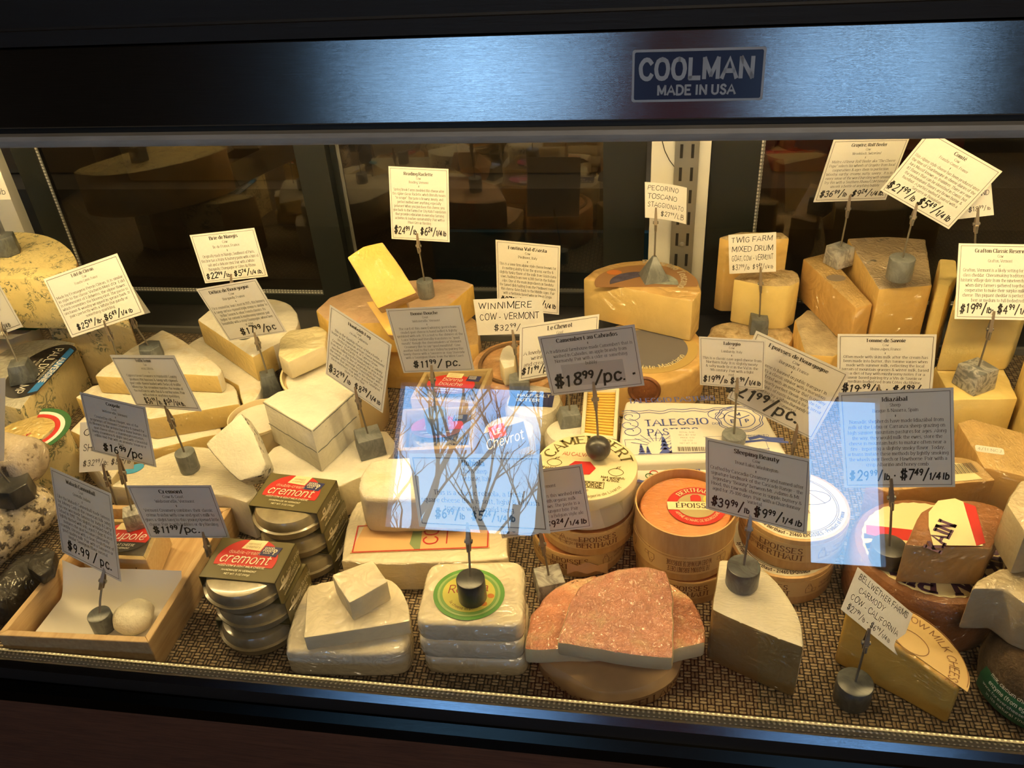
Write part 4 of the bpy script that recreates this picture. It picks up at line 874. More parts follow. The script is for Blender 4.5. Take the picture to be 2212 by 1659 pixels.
# gruyere and comte
wedge('alpine_wedge', 'dark-rinded alpine wedge at the bottom of the pile behind the skim-milk cheese card', [(1716, 690), (1745, 668), (1815, 690), (1855, 745), (1800, 770), (1740, 765)], .085, .0, [GREYR, GOLD, TANR], 'alpine wedges', bev=.003)
t = wedge('alpine_wedge', 'long alpine wedge with silver sticker and tan rind, white marble cube on top', [(1734, 558), (1786, 545), (1886, 656), (1849, 665)], .155, .0855, [WRAPG, AMBER, TANR], 'alpine wedges', bev=.003)
patch('silver_sticker', circ(0, 0, .014, .0105), disc_map(1806, 601, .155, (1790, 570))[0], plain('silver sticker', (.33, .26, .2), .35, .3), t)
wedge('alpine_wedge', 'broad film-wrapped alpine wedge with grey stone cylinder standing on its inked top', [(1830, 514), (1920, 510), (2000, 516), (2014, 616), (1899, 625)], .180, .0855, [cheese('inked rind in film', (.48, .36, .22), .55, bmp=.5, var=.2, wrap=1.0, wrap_scale=70, spots=(.12, .10, .07), spot_amt=.10, spot_scale=30), GOLD, TANR], 'alpine wedges', bev=.003)
wedge('alpine_wedge', 'pale alpine wedge supporting the broad film-wrapped one', [(1860, 690), (1962, 684), (1962, 734), (1890, 750)], .085, .0, [TANR, GOLD, TANR], 'alpine wedges', bev=.003)
# cheddars
wedge('cheddar_block', 'low square block of pale cheddar with mottled marble cube on its top', [(2018, 792), (2090, 768), (2156, 770), (2199, 861), (2058, 864)], .085, .0, [CHED, CHED, CHED], 'cheddar blocks', bev=.002)
wedge('cheddar_block', 'tall narrow cheddar piece standing at the back next to the broad alpine wedge', [(2030, 557), (2066, 560), (2070, 594), (2052, 618), (2026, 612)], .185, .0, [CHED, CHED, CHED], 'cheddar blocks', bev=.004)
wedge('cheddar_block', 'tall cheddar chunk behind the cheddar price card', [(2075, 600), (2190, 585), (2232, 640), (2215, 665), (2056, 668)], .185, .0855, [CHED, CHED, CHED], 'cheddar blocks', bev=.004)
wedge('cheddar_block', 'cheddar slab cut off by the picture edge, leaning beside the low block', [(2214, 766), (2300, 758), (2340, 872), (2256, 880)], .125, .0, [CHED, CHED, CHED], 'cheddar blocks', bev=.003)
t = wedge('amber_wedge', 'film-wrapped amber wedge with small white tag in front of the pale cheddar block', [(2068, 912), (2100, 903), (2240, 942), (2262, 1044), (2180, 1020), (2126, 1010)], .080, .0, [WRAPG, AMBER, AMBER], bev=.003)
mp, _ = top_map((2108, 975), (2152, 981), .080)
tg = patch('white_tag', rrect(0, 0, .032, .013, .003), mp, WHITEI, t)
I = Ink(); I.line('4/11 NCJ', .016, .004, .005, 'hand', maxw=.027); I.build('lettering', top_map((2108, 975), (2152, 981), .0806)[0], plain('grey pencil', (.3, .28, .25), .6), tg)

# ------------------------------------------------------------------ middle rows
def wall_box(bm, ring_px, z1, z0, th):
    """open box walls from a four-cornered top outline"""
    P = [at(x, y, z1) for x, y in ring_px]; c = sum(P) / 4
    def inset(i):
        a, p, q = P[i - 1], P[i], P[(i + 1) % 4]; u, v = nrm(a - p), nrm(q - p); return p + (u + v) * th
    Q = [inset(i) for i in range(4)]
    return P, Q, c
def board_box(name, label, cat, ring_px, z1, z0, th, mat, group=None, names=('front_board', 'right_board', 'back_board', 'left_board')):
    """open-topped wooden box; corners run back-left, front-left, front-right, back-right"""
    P, Q, c = wall_box(None, ring_px, z1, z0, th); t = thing(name, label, cat, (c[0], c[1], z0), group); dz = np.array([0, 0, z0 - z1])
    for nm, i, j in ((names[3], 0, 1), (names[0], 1, 2), (names[1], 2, 3), (names[2], 3, 0)):
        bm = B(); add_hull(bm, [Vector(v) for v in (P[i], P[j], Q[j], Q[i])], [Vector(v + dz) for v in (P[i], P[j], Q[j], Q[i])], bev=.0007, seg=1); obj(nm, bm, mat, t)
    fl = np.array([0, 0, z0 - z1 + .004]); bm = B(); add_hull(bm, [Vector(q + fl) for q in Q], [Vector(q + dz) for q in Q]); obj('bottom_board', bm, mat, t)
    return t, P, Q
def bonne(ring_px, z1, h, label, words):
    t, P, Q = board_box('wooden_cheese_box', label, 'cheese box', ring_px, z1, z1 - h, .006, PINE, 'filmed wooden cheese boxes')
    c = sum(Q) / 4; bm = B(); add_lathe(bm, (c[0], c[1], z1 - h + .0045), slab_prof(.036, h - .012, .004), 40, jig=.03); obj('cheese_disc', bm, SPECK, t)
    bm = B(); F_ = [Vector(p + np.array([0, 0, .0008])) for p in P]; add_hull(bm, F_, [p - Vector((0, 0, .0006)) for p in F_]); fm = obj('film_lid', bm, CLEAR, t, 0)
    ux = nrm(P[2] - P[1]); uy = nrm(np.cross((0, 0, 1), ux)); w_ = np.linalg.norm(P[2] - P[1]); m = lambda l: flat_map(c, ux, uy, .0012 + l)
    cc = np.array(c); s = w_
    patch('brown_oval', circ(0, -.03 * s, .36 * s, .22 * s), m(0), BROWNI, fm, .0003); patch('red_oval', circ(0, .0, .36 * s, .24 * s, 40, -18, 198), m(.0003), RED, fm, .0003)
    patch('maker_tab', [(-.12 * s, .16 * s), (.12 * s, .16 * s), (.13 * s, .28 * s), (-.11 * s, .28 * s)], m(.0006), CRML, fm, .0003)
    patch('award_tab', [(.20 * s, .10 * s), (.40 * s, .10 * s), (.41 * s, .24 * s), (.22 * s, .24 * s)], m(.0007), NAVY, fm, .0003)
    I = Ink()
    for i, (wd, y, cp) in enumerate(words): I.line(wd, 0, y * s, cp * s, 'ital' if cp > .05 else 'fat', maxw=.6 * s)
    I.line('GOOD', .29 * s, .19 * s, .028 * s, 'fat'); I.line('FOOD', .29 * s, .145 * s, .028 * s, 'fat'); I.build('lettering', m(.0012), WHITEI, fm)
    I = Ink(); I.line('vermont', 0, .225 * s, .03 * s, 'thin'); I.line('creamery', 0, .18 * s, .03 * s, 'thin'); I.build('maker_name', m(.0011), BROWNI, fm)
    return t
BW = [('bonne', .06, .085), ('bouche', -.05, .085), ('ASH-RIPENED GOAT CHEESE', -.15, .022), ('HANDMADE IN VERMONT', -.20, .018)]
bonne([(917, 802), (886, 860), (1030, 871), (1064, 795)], .094, .040, 'upper square wooden box with red oval label under film, below the goat cheese card', BW)
P_ = [(917, 802), (886, 860), (1030, 871), (1064, 795)]
def shifted(z_from, z_to): return [tuple(proj(at(x, y, z_from) + np.array([0, 0, z_to - z_from]))) for x, y in P_]
board_box('wooden_cheese_box', 'pale wooden box directly under the upper red-labelled box', 'cheese box', shifted(.094, .053), .053, .0, .006, PINE, 'filmed wooden cheese boxes')
bonne([(870, 883), (859, 973), (1021, 966), (1029, 876)], .094, .040, 'nearer square wooden box with red oval label in the window reflection, stone cylinder on it', BW)
P_ = [(870, 883), (859, 973), (1021, 966), (1029, 876)]
board_box('wooden_cheese_box', 'pale wooden box supporting the nearer red-labelled box', 'cheese box', shifted(.094, .053), .053, .0, .006, PINE, 'filmed wooden cheese boxes')

# little paper-wrapped goat drums with dark labels
def drum(px, py, z1, z0, r, label, tilt=None):
    c = at(px, py, z1); t = thing('paper_wrapped_drum', label, 'cheese', (c[0], c[1], z0), 'small wrapped goat drums')
    bm = B(); add_lathe(bm, (c[0], c[1], z0), [(r * .9, 0), (r, .006), (r, z1 - z0 - .012), (r * .92, z1 - z0 - .003), (r * .7, z1 - z0)], 40, jig=.05); obj('paper_wrap', bm, WRAPW, t); return t, c
t, c = drum(1153, 862, .085, .0, .040, 'pale wrapped drum with navy label, behind the calvados cheese card')
patch('navy_label', [(-.030, -.022), (.032, -.022), (.032, .012), (-.030, .012)], flat_map(c + np.array([-.004, .004, 0]), (1, 0, 0), (0, 1, 0), .0006), NAVY, t)
I = Ink(); I.line('HALF SALT', -.02, .000, .006, 'fat', 'l'); I.line('BUTTER', -.02, -.011, .006, 'fat', 'l'); I.build('lettering', flat_map(c + np.array([-.004, .004, 0]), (1, 0, 0), (0, 1, 0), .0010), WHITEI, t)
t, c = drum(1098, 928, .085, .0, .036, 'small goat drum with slanted dark label at the edge of the window reflection')
nd = (-.10, -.55, .83); ux = nrm((1, .22, .28)); ux = nrm(ux - nrm(nd) * np.dot(ux, nrm(nd))); uy = np.cross(nrm(nd), ux); o_ = c + np.array([.0, -.028, .004])
lb = patch('dark_label', [(-.032, -.018), (.030, -.018), (.030, .018), (-.032, .018)], flat_map(o_, ux, uy, .0), NAVY, t, .0005)
patch('red_tab', [(-.018, .006), (.004, .006), (.004, .024), (-.018, .024)], flat_map(o_, ux, uy, .0005), RED, lb, .0003)
I = Ink(); I.line('Chevrot', 0, -.006, .013, 'ital', maxw=.052); I.line('LE', -.007, .012, .006, 'fat'); I.build('lettering', flat_map(o_, ux, uy, .001), WHITEI, lb)
# ribbed yellow crate
t, P, Q = board_box('ribbed_crate', 'bright yellow ribbed crate end in a thin white frame beside the paper parcels', 'crate', [(1262, 838), (1254, 938), (1332, 948), (1338, 838)], .088, .0, .005, CREAMP)
bm = B(); a, b_, c_, d_ = [q - np.array([0, 0, .006]) for q in Q]
for k in range(16):
    f0, f1 = k / 16, (k + .62) / 16
    r0, r1, r2, r3 = a + (b_ - a) * f0, d_ + (c_ - d_) * f0, d_ + (c_ - d_) * f1, a + (b_ - a) * f1; up = np.array([0, 0, .0022])
    add_hull(bm, [Vector(v + up) for v in (r0, r3, r2, r1)], [Vector(v) for v in (r0, r3, r2, r1)], bev=.0006, seg=1)
add_hull(bm, [Vector(v) for v in (a, b_, c_, d_)], [Vector(v - np.array([0, 0, .003])) for v in (a, b_, c_, d_)])
obj('ribbed_panel', bm, plain('yellow ribbed board', (.80, .52, .10), .5), t)
c = at(1224, 926, .074); t = thing('small_white_round', 'small pale bloomy round behind the camembert box', 'cheese', (c[0], c[1], 0)); bm = B(); add_lathe(bm, (c[0], c[1], 0), slab_prof(.030, .074, .012), 48, jig=.06); obj('cheese_body', bm, BLOOM, t)

# thin wooden round boxes
M_ORANGE = cheese('orange washed wrinkles', (.70, .27, .09), .4, bmp=1.0, bscale=38, var=.2, wrap=.9, wrap_scale=50, wstretch=(1, 4, 1))
EG = 'round wooden cheese boxes'
def sprite(I, x, y, s):
    """little jug-and-cup outline printed on the paper bands"""
    I.pen([(x - .3 * s, y), (x - .35 * s, y + .6 * s), (x - .15 * s, y + .9 * s), (x + .15 * s, y + .9 * s), (x + .35 * s, y + .6 * s), (x + .3 * s, y), (x - .3 * s, y)], .0003)
    I.pen([(x - .18 * s, y + .9 * s), (x - .1 * s, y + 1.15 * s), (x + .1 * s, y + 1.15 * s), (x + .18 * s, y + .9 * s)], .0003); I.pen([(x + .4 * s, y), (x + .4 * s, y + .4 * s), (x + .8 * s, y + .4 * s), (x + .75 * s, y), (x + .4 * s, y)], .0003)
    I.pen([(x - .12 * s, y + .62 * s), (x + .02 * s, y + .58 * s)], .0003)
def round_box(c, z0, h, label, r=.0575, flip=False, th0=0.0, lid=None, words=('EPOISSES', 'BERTHAUT'), band=(.30, .98), inner=True, other=True):
    b0 = (c[0], c[1], z0); t = thing('round_wooden_box', label, 'cheese box', b0, EG)
    bm = B()
    if lid is None: add_lathe(bm, b0, [(.001, .0005), (r - .001, 0), (r, .0005), (r, h), (r - .0016, h), (r - .0016, .004), (.001, .004)], 72, close=False)
    else: add_lathe(bm, b0, slab_prof(r, h, .0008), 72)
    obj('box_wall', bm, PINEV, t)
    bm = B(); add_lathe(bm, (c[0], c[1], z0 + h * band[0]), [(r + .0001, 0), (r + .0004, .0001), (r + .0004, h * (band[1] - band[0])), (r + .0001, h * (band[1] - band[0]))], 72, close=False); pb = obj('paper_band', bm, plain('straw paper band', (.74, .52, .24), .5), t)
    I = Ink(); bh = h * (band[1] - band[0]); zb = h * band[0]; sg = -1 if flip else 1
    for off in (0.0, 2.1, -2.1):
        u0 = r * off
        I.line(words[0], u0, bh * .52, bh * .30, 'title', 'c', maxw=r * .85); I.line(words[1], u0, bh * .12, bh * .30, 'title', 'c', maxw=r * .9)
        sprite(I, u0 - r * .75, bh * .2, bh * .5); sprite(I, u0 + r * .78, bh * .2, bh * .5)
        if other: I.line('THE TRADITIONAL BURGUNDY CHEESE', u0 + r * 1.45, bh * .52, bh * .13, 'sans', 'c', maxw=r * .9); I.line('WASHED WITH MARC DE BOURGOGNE', u0 + r * 1.45, bh * .28, bh * .13, 'sans', 'c', maxw=r * .9)
    f0 = ring_map((c[0], c[1], z0 + zb), r + .0004, th0); f1 = (lambda u, v: f0(-u, bh - v)) if flip else f0
    I.build('lettering', f1, BROWNI, pb)
    if lid is None and inner:
        bm = B(); add_lathe(bm, (c[0], c[1], z0 + .004), slab_prof(r - .005, h - .012, .006), 56, jig=.04); obj('cheese_disc', bm, M_ORANGE, t)
    return t
def lvl(c, up=(0, 1)): uy = nrm((up[0], up[1], 0)); ux = np.array([uy[1], -uy[0], 0]); return lambda l: flat_map(c, ux, uy, l)
# middle stack: open box with orange cheese on two closed ones
c0 = at(1482, 1082, .106); H3 = .0352
round_box(c0 + np.array([.003, -.002, 0]), 0, H3, 'lowest round wooden box of the orange cheese stack', th0=.05)
round_box(c0 + np.array([-.001, .001, 0]), H3 + .0001, H3, 'middle round wooden box of the orange cheese stack, its band upside down', flip=True, th0=.1, words=('THE TRADITIONAL BURGUNDY CHEESE', 'WASHED WITH MARC DE BOURGOGNE'), other=False)
t = round_box(c0, 2 * H3 + .0002, H3, 'open round wooden box showing orange wrinkled cheese with red oval label', words=('EPOISSES', 'BERTHAUT'), band=(.05, .10), other=False)
m = lvl(np.array([c0[0] + .012, c0[1] + .0, 3 * H3 - .0060]), (-.06, 1)); lb = patch('red_oval_label', circ(0, 0, .0335, .0315), m(.0), RED, t)
patch('label_field', circ(0, 0, .022, .020), m(.0004), plain('khaki print', (.42, .33, .16), .5), lb, .0003); patch('label_band', [(-.0325, -.0075), (.0325, -.0075), (.033, .0055), (-.033, .0055)], m(.0007), CRML, lb, .0003)
patch('jug_print', [(-.006, .007), (.006, .007), (.006, .015), (.003, .018), (-.003, .018), (-.006, .015)], m(.0007), RED, lb, .0003); patch('gold_seal', circ(.016, .010, .0075), m(.0010), YLW, lb, .0003)
patch('seal_ring', circ(.016, .010, .0048), m(.0013), plain('seal red', (.6, .16, .02), .5), lb, .0002)
I = Ink(); I.line('ÉPOISSES', 0, -.0045, .0072, 'title', maxw=.056); I.build('lettering', m(.0011), plain('near-black print', (.03, .015, .01), .5), lb)
I = Ink(); I.line('BERTHAUT', 0, 0, .0058, 'title', maxw=.04); I.build('upper_lettering', arc_map(m(.0006), .0232, math.pi / 2), CRML, lb)
I = Ink(); I.line('AFFINÉ AU MARC DE BOURGOGNE', 0, 0, .0036, 'sans', maxw=.062); I.build('lower_lettering', arc_in_map(m(.0006), .0272, -math.pi / 2), CRML, lb)
# left stack under the camembert box
c1 = at(1266, 1006, .124)
round_box(c1 + np.array([-.010, -.004, 0]), 0, H3, 'lowest round wooden box under the camembert box', th0=-.1)
round_box(c1 + np.array([.001, -.002, 0]), H3 + .0001, H3, 'round wooden box with printed band right under the camembert box', th0=.3)
zc = 2 * H3 + .0003; t = thing('camembert_box', 'film-wrapped round camembert box with apple print, black stone ball on top', 'cheese box', (c1[0], c1[1], zc), EG)
bm = B(); add_lathe(bm, (c1[0], c1[1], zc), [(.052, 0), (.057, .004), (.0580, .012), (.0580, .124 - zc - .010)], 72, mi=[0] * 4); obj('box_wall', bm, CREAMP, t)
bm = B(); add_lathe(bm, (c1[0], c1[1], .124 - .016), [(.0605, 0), (.0605, .015), (.0598, .016)], 72); obj('lid', bm, plain('camembert lid paper', (.80, .70, .44), .45, coat=.3), t)
m = lvl(np.array([c1[0], c1[1], .124]), (.05, 1)); I = Ink(); I.line('CAMEMBERT', 0, 0, .0135, 'title', maxw=.115); lb = I.build('lid_print', arc_map(m(.0006), .0425, math.pi / 2 - .02), plain('moss print', (.10, .085, .02), .5), t)
I = Ink(); I.line('AU CALVADOS', -.008, .016, .0062, 'sans', 'c', maxw=.045); I.build('red_print', m(.0006), RED, lb)
patch('red_splash', [(-.020, -.002), (-.014, .006), (.004, .007), (.012, -.004), (.006, -.016), (-.006, -.017), (-.013, -.012)], m(.0006), RED, lb, .0002)
I = Ink()
for sx, sy in ((-.038, .001), (.036, -.008)):
    I.pen([(sx + .0078 * math.cos(a) * (1 + .12 * math.cos(2 * a)), sy + .0068 * math.sin(a) - (.0022 * abs(math.cos(a)) ** 6 if math.sin(a) > .8 else 0)) for a in [2 * math.pi * k / 24 for k in range(25)]], .00045); I.pen([(sx, sy + .006), (sx + .001, sy + .0095)], .0005)
    I.pen([(sx + .001, sy + .009), (sx + .005, sy + .011), (sx + .003, sy + .008)], .0004)
I.line('Poids Net:', -.038, -.011, .0036, 'fat'); I.line('250g', -.036, -.016, .0036, 'fat'); I.line('Net weight:', .034, -.020, .0036, 'fat'); I.line('8 4/5OZ', .032, -.025, .0036, 'fat'); I.line('E. GRAINDORGE', -.002, -.037, .0075, 'fat', maxw=.05)
I.frame(-.028, -.039, .025, -.0275, .0008); I.line('France', 0, -.045, .004, 'sans'); I.build('small_print', m(.0006), plain('moss print', (0, 0, 0)), lb)
I = Ink(); I.line('by Fromagerie de Livarot', 0, 0, .0042, 'sans'); I.build('maker_print', arc_in_map(m(.0006), .0560, -math.pi / 2 + .35), plain('moss print', (0, 0, 0)), lb)
bm = B()
for k, (a, s_) in enumerate(((-1.0, .8), (-.6, 1.1), (-.25, .7))):
    q = np.array([c1[0] + .0605 * math.cos(a), c1[1] + .0605 * math.sin(a), .112]); o2 = nrm((math.cos(a), math.sin(a), -.4)); s2 = nrm(np.cross(o2, (0, 0, 1)))
    g = [q + s2 * .016, q - s2 * .014, q + o2 * .018 * s_ - s2 * .010 - np.array([0, 0, .022]), q + o2 * .014 * s_ + s2 * .012 - np.array([0, 0, .026])]
    bm.faces.new([bm.verts.new(Vector(v)) for v in g])
obj('film_flap', bm, CLEAR, t, 60)
# right stack, two lidded boxes
def lidded(c, z0, h, label, th0, full):
    t = round_box(c, z0, h, label, r=.060, th0=th0, lid=True, band=(.30, .86)); m = lvl(np.array([c[0], c[1], z0 + h]), (-.1, 1))
    lb = patch('lid_label', circ(0, 0, .0565), m(.0004), CREAMP, t, .0003); I = Ink()
    for r_ in (.0475, .0455): I.pen([(r_ * math.cos(a), r_ * math.sin(a)) for a in [2 * math.pi * k / 60 for k in range(61)]], .0004)
    I.pen([(.022 * math.cos(a) + .02, .012 * math.sin(a) + .01) for a in [2 * math.pi * k / 30 for k in range(31)]], .0005); I.pen([(-.02, .0), (-.005, .02), (.01, .005), (.02, .018), (.034, .0)], .0005)
    I.line('NATURAL', 0, -.016, .005, 'sans'); I.build('lid_print', m(.0008), plain('brown-black print', (.06, .03, .02), .5), lb)
    I = Ink(); I.line('by Fromagerie Berthaut - 21460 EPOISSES - Product of France', 0, 0, .0045, 'fat', maxw=.15); I.build('rim_print', arc_in_map(m(.0008), .0535, -math.pi / 2 - .1), plain('brown-black print', (0, 0, 0)), lb)
    return t
c2 = at(1718, 1088, .090)
lidded(c2 + np.array([-.010, -.012, 0]), 0, .0425, 'lower lidded round wooden box beside the woven mat, rim print showing', -.35, True)
lidded(c2, .0428, .0465, 'upper lidded round wooden box lit by the narrow window reflection', -.35, True)

# paper parcels of square washed cheese
t = wedge('paper_parcel', 'blue-printed white paper parcel with barcode sticker, beside the round boxes', [(1352, 864), (1344, 900), (1334, 990), (1360, 1000), (1704, 985), (1642, 872)], .082, .0, [PAPER, PAPER, PAPER], 'paper cheese parcels', body='paper_wrap', bev=.006, seg=3)
I = Ink(); mp, L = top_map((1394, 921), (1534, 916), .082)
I.line('TALEGGIO', L * .5, 0, L * .155, 'title', maxw=L); I.line('DOP', L * 1.10, -.002, L * .05, 'sans'); I.line('PASTURO', L * .42, -L * .24, L * .155, 'title', maxw=L * .8); I.line('TALEGGIO PASTURO', L * .5, L * .62, L * .12, 'title', maxw=L * 1.4)
for k in range(9):
    a = math.radians(15 + 18 * k); I.pen([(.010 + .012 * math.cos(a), -L * .52 + .012 * math.sin(a)), (.010 + .034 * math.cos(a), -L * .52 + .030 * math.sin(a))], .0004)
for x, h in ((-.010, .020), (.020, .034), (.034, .042), (.046, .030), (-.002, .015)):
    for k in range(4): y = -L * .68 + h * k * .22; wd = h * .26 * (1 - k * .2); I.quad((x - wd, y), (x + wd, y), (x + .0008, y + h * .34), (x - .0008, y + h * .34))
for x0, x1, y0 in ((-.028, .12, L * .40), (-.028, .12, L * .34), (.05, .15, -L * .66)):
    I.pen([(x0 + (x1 - x0) * k / 24, y0 + .0018 * math.sin(k * 1.3) + .0012 * math.sin(k * .6)) for k in range(25)], .0005)
for sx, sy, fl in ((-.018, L * .26, 1), (-.022, L * .05, 1), (-.020, -L * .12, 1), (L * 1.16, L * .22, -1)):
    I.pen([(sx + fl * (.003 + .0009 * k) * math.cos(k * .55), sy + (.003 + .0007 * k) * math.sin(k * .55)) for k in range(15)], .0005)
I.frame(-.030, -L * .70, L * 1.75, -L * .32, .0005)
ex, ey = L * 1.47, L * .10
for r_ in (.030, .027, .020): I.pen([(ex + r_ * math.cos(a) * (1 + (.06 * math.sin(9 * a) if r_ > .025 else 0)), ey + r_ * .95 * math.sin(a)) for a in [2 * math.pi * k / 40 for k in range(41)]], .0006)
for k, s in enumerate('MEP'): a = math.radians(90 + (0, 120, 240)[k]); I.line(s, ex + .011 * math.cos(a), ey - .003 + .010 * math.sin(a), .0065, 'fat'); I.pen([(ex, ey), (ex + .016 * math.cos(a + 1), ey + .016 * math.sin(a + 1))], .0008)
I.line('MARCHIO DEPOSITATO', ex, ey - .040, .0045, 'sans', maxw=.06)
I.pen([(ex + .005, -L * .40), (ex + .018, -L * .36), (ex + .03, -L * .42), (ex + .045, -L * .44)], .0030); I.pen([(ex - .005, -L * .48), (ex + .02, -L * .45), (ex + .05, -L * .52)], .0022)
I.build('parcel_print', mp, BLUEI, t)
mp, L = top_map((1452, 978), (1528, 978), .0826); st = patch('barcode_sticker', [(0, 0), (L, .001), (L * .95, L * 1.12), (L * .0, L * 1.10)], mp, WHITEI, t, .0002)
I = Ink(); x = L * .17
for k in range(26): wd = (.0004, .0008, .0006, .0011)[k * 7 % 4]; I.rect(x, L * .06, x + wd, L * .26); x += wd + (.0007, .0004, .0010)[k % 3]
for k in range(5): I.line(('NET WT', 'LB', 'PRICE', 'SELL BY', 'TOTAL')[k] + '  0.52', L * .5, L * (.40 + .13 * k), .0026, 'thin')
I.build('barcode_print', top_map((1452, 978), (1528, 978), .0830)[0], MATS['printed ink'], st)
t = wedge('paper_parcel', 'second white paper parcel with clover logo, poking out behind the orange cheese box', [(1338, 1013), (1350, 1043), (1588, 1039), (1600, 1010)], .074, .0, [PAPER, PAPER, PAPER], 'paper cheese parcels', body='paper_wrap', bev=.005, seg=3, grow=-.08)
mp, L = top_map((1397, 1035), (1432, 1034), .0742); I = Ink(); I2 = Ink()
for k, (x, y) in enumerate(((.2, .28), (.5, .55), (.8, .28))):
    pts = [(L * x + L * .24 * math.cos(a), L * y + L * .22 * math.sin(a)) for a in [math.radians(-40 + 26 * j + (k - 1) * -70 + 0) for j in range(10)]]; (I2 if k == 0 else I).pen(pts, .0007)
I.build('clover_print', mp, RED, t); I2.line('CTT', L * .5, L * .18, L * .24, 'sans'); I2.build('green_print', mp, plain('deep green print', (.03, .12, .03), .5), t)
I = Ink(); I.line('E MILANO', .072, -.004, .009, 'title'); I.line('PASTURO - ITALIA', .080, -.011, .0035, 'sans', maxw=.05); I.pen([(-.03 + .004 * k, -.002 + .002 * math.sin(k * 1.7)) for k in range(9)], .0022); I.build('parcel_print', top_map((1397, 1036), (1432, 1031), .0742)[0], BLUEI, t)

# big bloomy cheese on a labelled white pack
t = wedge('labelled_pack', 'white paper pack with red-bordered orange label, under the round-shouldered white cheese', [(772, 1085, 'r'), (900, 1075, 'r'), (1070, 1078, 'r'), (1092, 1110, 'r'), (1096, 1190, 'r'), (1080, 1207, 'r'), (920, 1216, 'r'), (755, 1212, 'r'), (740, 1195, 'r')], .047, .0, [PIPAP, PIPAP, cheese('ribbed white wrap', (.78, .66, .44), .5, bmp=1.0, bscale=40, wrap=.6, wstretch=(1, 1, 6), wrap_scale=30)], body='paper_wrap', bev=.006, seg=3, jit=.002)
mp, L = top_map((756, 1196), (1058, 1184), .0474); lb = patch('orange_label', [(0, 0), (L, 0), (L * .985, .050), (.012, .052)], mp, plain('peach label', (.72, .44, .20), .5), t)
mp2 = top_map((756, 1196), (1058, 1184), .0478)[0]; I = Ink(); I.frame(.002, .001, L - .002, .047, .0016); I.build('label_border', mp2, RED, lb)
patch('green_field', [(L * .46, .003), (L * .50, .003), (L * .50, .045), (L * .44, .045), (L * .42, .012)], mp2, plain('sage print', (.20, .26, .12), .5), lb, .0002)
I = Ink(); I.line('CO', 0, 0, .017, 'sans', 'l'); I.rect(0, -.012, .03, -.0105); I.build('lettering', (lambda f: (lambda u, v: f(L * .62 - v, .010 + u)))(top_map((756, 1196), (1058, 1184), .0479)[0]), RED, lb)
wedge('bloomy_block', 'tall round-shouldered white cheese standing on the pack with the orange label', [(772, 1052, 'r'), (783, 1015, 'r'), (812, 990, 'r'), (880, 985), (1010, 985), (1015, 1055), (1000, 1072), (840, 1078), (782, 1076)], .105, .0475, [BLOOMR, cheese('soft white side', (.66, .56, .38), .6, bmp=.3), ASHY], bev=.009, seg=4)

# wheel with the long-lettered label, wedges on it
ci = at(1992, 1184, .080) + np.array([.010, .002, 0]); t = thing('smoked_cheese_round', 'chestnut-brown wheel with big cream and red label, a wedge resting on it', 'cheese', (ci[0], ci[1], 0), 'brown-rinded smoked cheeses')
bm = B(); add_lathe(bm, (ci[0], ci[1], 0), [(.076, 0), (.082, .006), (.083, .016), (.0835, .060), (.082, .072), (.078, .078), (.070, .080)], 72); obj('cheese_body', bm, BROWNR, t)
m = lvl(np.array([ci[0], ci[1], .080]), (.05, 1)); lb = patch('round_label', [(r_ * math.cos(a), r_ * math.sin(a)) for a, r_ in [(2 * math.pi * k / 72, .0705 + .0012 * (k % 2)) for k in range(72)]], m(.0004), CRML, t, .0003)
patch('red_band', [(-.066, .008), (.066, .004), (.065, .022), (-.064, .026)], m(.0007), RED, lb, .0002)
I = Ink(); I.line('PIKAIN  PIKAIN', 0, 0, .017, 'gothic', maxw=.26); I.build('lettering', arc_map(m(.0008), .0505, -math.pi / 2), plain('plum print', (.06, .02, .06), .5), lb)
I = Ink(); I.line('QUESO DE OVEJA LATXA', 0, 0, .0055, 'title', maxw=.055); I.line('BAKO GAZTA OSOCA', 0, -.009, .0055, 'title', maxw=.05); I.build('small_lettering', (lambda f: (lambda u, v: f(-.032 - u, -.012 - v)))(m(.0008)), plain('plum print', (0, 0, 0)), lb)
t = wedge('smoked_wedge', 'brown-rinded wedge with cream label resting on the chestnut wheel', [(1990, 1105, 'r'), (2030, 1086, 'r'), (2090, 1080, 'r'), (2150, 1092, 'r'), (2180, 1112), (2140, 1184), (1955, 1178)], .135, .0810, [BROWNR, cheese('tan smoked paste', (.50, .31, .13), .45, wrap=.4, wrap_scale=30), BROWNR], 'brown-rinded smoked cheeses', bev=.002)
mp, L = top_map((2016, 1178), (2142, 1180), .1356)
lb = patch('wedge_label', [(0, 0), (L * .86, .0), (L * 1.0, .060), (L * .78, .070), (L * .45, .066), (L * .18, .048), (L * .06, .026)], mp, CRML, t); mp2 = top_map((2016, 1178), (2142, 1180), .1360)[0]
patch('red_band', [(L * .74, .0), (L * .92, .004), (L * 1.08, .058), (L * .90, .064)], mp2, RED, lb, .0002)
I = Ink(); I.line('KAIN', 0, 0, .016, 'gothic', maxw=.052); I.build('lettering', (lambda f: (lambda u, v: f(L * .06 + u * .55 - v * .75 + .014, .010 + u * .80 + v * .5)))(mp2), plain('plum print', (0, 0, 0)), lb)
t = wedge('barcoded_wedge', 'rust-brown wedge with barcode label lying behind the chestnut wheel', [(1872, 1044), (1910, 1061), (2150, 1037), (2112, 996, 'r'), (2060, 986, 'r'), (1960, 996, 'r'), (1885, 1022)], .088, .0, [TANR, cheese('rust paste', (.42, .22, .07), .45, wrap=.5, wrap_scale=25), BROWNR], 'brown-rinded smoked cheeses', bev=.002)
